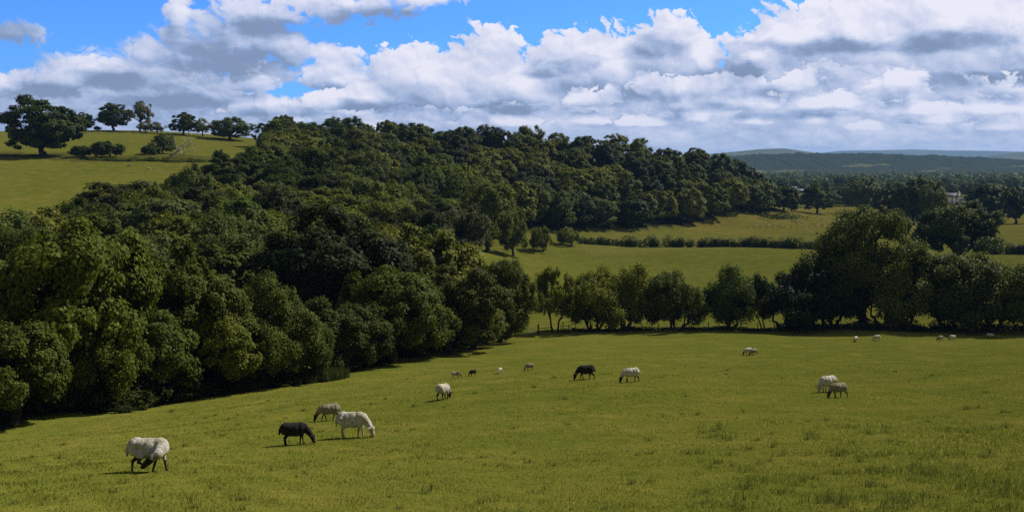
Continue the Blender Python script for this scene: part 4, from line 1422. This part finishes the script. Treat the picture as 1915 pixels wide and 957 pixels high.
    for px, py in bd:
        a, e = azel(px, py)
        ps.append(((a + .8) / 1.6, (e + .05) / .5))
    cv.points[0].location = (0.0, ps[0][1]); cv.points[1].location = (1.0, ps[-1][1])
    for p in ps: cv.points.new(*p)
    fc.mapping.update()
    k.put(fc.inputs['Value'], k.m('MULTIPLY_ADD', U, 1 / 1.6, .5, True))
    bound = k.m('MULTIPLY_ADD', fc.outputs[0], .5, -.05)
    edge = k.m('MULTIPLY', k.m('SUBTRACT', bound, V), F_PX / 45)

    def deckf(u, v):
        # rows of cloud get thinner towards the horizon
        lv = k.m('LOGARITHM', k.m('MAXIMUM', k.m('ADD', v, .035), .002), math.e)
        vec = comb(k.m('MULTIPLY_ADD', u, 9.0, 3.3), k.m('MULTIPLY', lv, 2.3), 0.0)
        return noise2(vec, 1.5, 6, .58)
    d0 = deckf(U, V)
    q0 = puff(U, k.m('MULTIPLY', V, 1.45), 8.3, 1.05)
    u1, v1 = off(9, 11)
    q1 = puff(u1, k.m('MULTIPLY', v1, 1.45), 8.3, 1.05, 5)
    m0 = k.maprange(k.m('MULTIPLY_ADD', q0, .55, edge), .0, .35, 0, 1, True)
    l0 = k.m('MULTIPLY_ADD', k.m('SUBTRACT', q0, q1), .20, k.m('MULTIPLY', k.m('SUBTRACT', .5, d0), .95))
    l0 = k.m('MULTIPLY_ADD', q0, .10, l0)

    def shade(lit, base, right=.30, dk=.60):
        t = k.m('ADD', k.m('ADD', lit, base), k.m('MULTIPLY', U, right))
        t = k.m('SUBTRACT', t, k.m('MULTIPLY', dark, dk))
        t = k.m('MINIMUM', k.m('SMOOTH_MAX', t, .04, .22), 1)
        cr = k.n('ShaderNodeValToRGB')
        e = cr.color_ramp.elements
        e[0].position = 0; e[0].color = (2.0, 2.6, 4.0, 1)
        e[1].position = 1; e[1].color = (8.3, 8.2, 9.2, 1)
        for p, c in ((.3, (3.4, 4.3, 6.4)), (.62, (5.6, 6.1, 7.9))):
            x = e.new(p); x.color = c + (1,)
        k.put(cr.inputs[0], t)
        return cr.outputs[0]

    col = k.mixc(m0, blue, shade(l0, .50, .30, .40))
    rg = random.Random(4)
    LB = []
    for row, (py, rx, up) in enumerate(((160, 96, 52), (198, 78, 38), (232, 60, 24))):
        px = 470 + row * 30
        while px < 1990:
            LB.append((px, py + rg.uniform(-12, 12), rx * rg.uniform(.7, 1.3), up * rg.uniform(.6, 1.4), up * .42))
            px += rx * rg.uniform(1.5, 2.6)
    mb_, lb_, _ = layer(LB, 11.3, .46, .20, 1.6, .40, .80, 7, 22)
    col = k.mixc(k.m('MULTIPLY', mb_, .95), col, shade(lb_, .60, .30, .35))
    L1 = [(780, 150, 105, 88, 40), (905, 150, 100, 112, 40), (845, 175, 150, 80, 40), (1080, 130, 115, 90, 40), (1130, 120, 70, 86, 40), (985, 165, 100, 70, 40),
          (1250, 105, 92, 95, 40), (1305, 120, 55, 75, 30), (1420, 110, 90, 75, 40), (1500, 75, 120, 85, 50), (1620, 60, 160, 90, 60), (1760, 50, 200, 110, 80), (1900, 80, 150, 120, 80),
          (690, 185, 100, 42, 24), (620, 192, 80, 34, 18), (2050, 60, 200, 140, 90)]
    m1, l1, _ = layer(L1, 1.9, .44, .09, 1.1, .46, .66)
    col = k.mixc(m1, col, shade(l1, .63))
    L2 = [(430, 100, 150, 110, 60), (350, 110, 100, 75, 60), (540, 110, 62, 75, 52), (470, 30, 90, 60, 60), (620, 15, 230, 40, 44), (780, -5, 120, 30, 30), (335, 20, 30, 45, 40),
          (230, 130, 130, 50, 40), (140, 140, 120, 36, 40), (20, 150, 110, 30, 40), (24, 62, 62, 26, 26), (270, 100, 50, 40, 30), (600, 95, 50, 22, 24)]
    m2, l2, _ = layer(L2, 5.1, .62, .34, 1.0, .36, .5)
    m2 = k.m('MULTIPLY', m2, .97)
    col = k.mixc(m2, col, shade(l2, .56))
    # the deck melts into pale air at the horizon
    hz = k.maprange(V, .055, -.01, 0, .62, True)
    col = k.mixc(hz, col, (4.9, 5.5, 7.3))
    # overhead, out of view: dim grey cloud added to lower the ambient light
    ov = noise2(comb(k.m('MULTIPLY', sp.outputs[0], 1.4), k.m('MULTIPLY', sp.outputs[1], 1.4), 0.0), 2.2, 4, .55)
    under = k.mixc(k.maprange(ov, .38, .62, 0, 1, True), (.95, 1.05, 1.25), (2.1, 2.2, 2.4))
    col = k.mixc(k.maprange(sp.outputs[2], .24, .42, 0, .93, True), col, under)
    # the same dim cloud added unseen behind the camera to deepen the shadows
    col = k.mixc(k.maprange(sp.outputs[1], .78, .30, 0, .93, True), col, under)
    k.put(bg.inputs[0], col)
    wd.cycles.sampling_method = 'NONE'


build_sky()
# ------------------------------------------------------------------ ground sheet
PASTURE = (.156, .166, .0245)
def build_ground():
    th_f = np.linspace(R(-44), R(44), 441)
    th_b = np.linspace(R(44), R(316), 137)[1:-1]
    th = np.concatenate([th_f, th_b])
    rr = np.concatenate([[0.0], np.geomspace(1.5, 13500, 430)])
    n = len(th)
    A, B = np.meshgrid(th, rr[1:])
    X, Y = B * np.sin(A), B * np.cos(A)
    Z = gz(X, Y)
    v = np.stack([X.ravel(), Y.ravel(), Z.ravel()], 1)
    v = np.concatenate([[[0, 0, gz1(0, 0)]], v])
    m = len(rr) - 1
    i = np.arange(m - 1)[:, None]; j = np.arange(n)[None]
    a = 1 + i * n + j; b = 1 + i * n + (j + 1) % n
    q = np.stack([a, b, b + n, a + n], -1).reshape(-1, 4)[:, ::-1]
    t = np.stack([np.zeros(n, int), 1 + (np.arange(n) + 1) % n, 1 + np.arange(n)], 1)[:, ::-1]
    # what grows where (plan polygons): pasture, meadow, hill pasture, woodland floor with shade painted along its edge
    x, y = v[:, 0], v[:, 1]
    col = np.tile(np.array([*PASTURE, 1.0]), (len(v), 1))
    def paint(mask, c): col[mask, :3] = c
    paint(y > 121, (.146, .155, .0235))
    paint((x < -40) & (y > 150), (.138, .142, .022))
    paint((y > 262) & (x > 20) & (y < 345), (.160, .160, .029))
    paint((y >= 345) & (x > 60), (.190, .170, .030))
    paint((y > 560) & (x > 0), (.16, .15, .03))
    paint(y > 900, (.11, .11, .03))
    paint(inside(WOOD, x, y) | inside([(-11, 112), (-27.5, 58), (-25.5, 48), (-25, 44.5), (-31, 40), (-60, 28), (-90, 20), (-120, 90), (-75, 120), (-50, 150), (-10, 150)], x, y), (.020, .024, .008))  # dark leaf litter, drawn out to the wood edge as a painted shade band
    bank = (x < -75) & (np.abs(y - (314 + 6 * np.sin(x * .11))) < 9)
    paint(bank, (.085, .085, .018))
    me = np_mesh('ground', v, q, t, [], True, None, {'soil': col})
    m_, k = new_mat('grassland')
    out = k.n('ShaderNodeOutputMaterial')
    at = k.n('ShaderNodeAttribute', attribute_name='soil')
    ge = k.n('ShaderNodeNewGeometry')
    pos = ge.outputs['Position']
    big = k.noise(pos, .045, 5, .55)
    mid = k.noise(pos, .35, 6, .62)
    fin = k.noise(pos, 3.0, 6, .68)
    tuf = k.noise(pos, 11.0, 4, .7)
    c = k.mixc(k.maprange(big, .35, .68), at.outputs['Color'], (.80, .88, .80), 'MULTIPLY')
    # drier, straw coloured patches and greener tufts
    dry = k.mixc(1.0, at.outputs['Color'], (1.45, 1.2, 1.5), 'MULTIPLY')
    grn = k.mixc(1.0, at.outputs['Color'], (.62, .74, .75), 'MULTIPLY')
    sv = k.n('ShaderNodeMapping'); sv.inputs['Scale'].default_value = (.05, .55, .3); k.put(sv.inputs[0], pos)
    stv = k.noise(sv.outputs[0], 1.0, 5, .65)
    c = k.mixc(k.maprange(stv, .42, .66, 0, .75), c, (1.14, 1.06, 1.2), 'MULTIPLY')
    nb = k.noise(pos, 1.1, 4, .6)
    c = k.mixc(k.maprange(nb, .50, .66, 0, .8), c, (.76, .84, .80), 'MULTIPLY')
    c = k.mixc(k.maprange(mid, .46, .68, 0, .85), c, dry)
    c = k.mixc(k.maprange(fin, .50, .68, 0, .85), c, grn)
    c = k.mixc(k.maprange(tuf, .50, .8, 0, .45), c, dry)
    b = k.n('ShaderNodeBsdfDiffuse')
    b.inputs['Roughness'].default_value = .8
    k.put(b.inputs['Color'], c)
    h = k.m('ADD', k.m('MULTIPLY', fin, .6), k.m('MULTIPLY', tuf, .35))
    bp = k.n('ShaderNodeBump'); bp.inputs['Strength'].default_value = .9; bp.inputs['Distance'].default_value = .16
    k.put(bp.inputs['Height'], h); k.put(b.inputs['Normal'], bp.outputs[0])
    k.links.new(b.outputs[0], out.inputs[0])
    me.materials.append(m_)
    o = obj('ground', me)
    tag(o, kind='structure')
    return o


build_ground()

# ------------------------------------------------------------------ light
sd = Vector((math.sin(SUN_AZ) * math.cos(SUN_EL), math.cos(SUN_AZ) * math.cos(SUN_EL), math.sin(SUN_EL)))
sl = bpy.data.lights.new('sun', 'SUN')
sl.energy = 5.0; sl.angle = R(.5); sl.color = (1, .95, .86)
so = link(bpy.data.objects.new('sun', sl))
so.rotation_euler = (-sd).to_track_quat('-Z', 'Y').to_euler()

C.view_settings.view_transform = 'Standard'
C.view_settings.look = 'None'
C.view_settings.exposure = EXPOSURE
C.view_settings.gamma = 1
C.cycles.use_denoising = False
C.cycles.sample_clamp_indirect = 4
C.cycles.max_bounces = 6
C.cycles.diffuse_bounces = 3
C.cycles.transmission_bounces = 3
C.cycles.transparent_max_bounces = 4
C.cycles.volume_bounces = 0
C.cycles.caustics_reflective = False
C.cycles.caustics_refractive = False
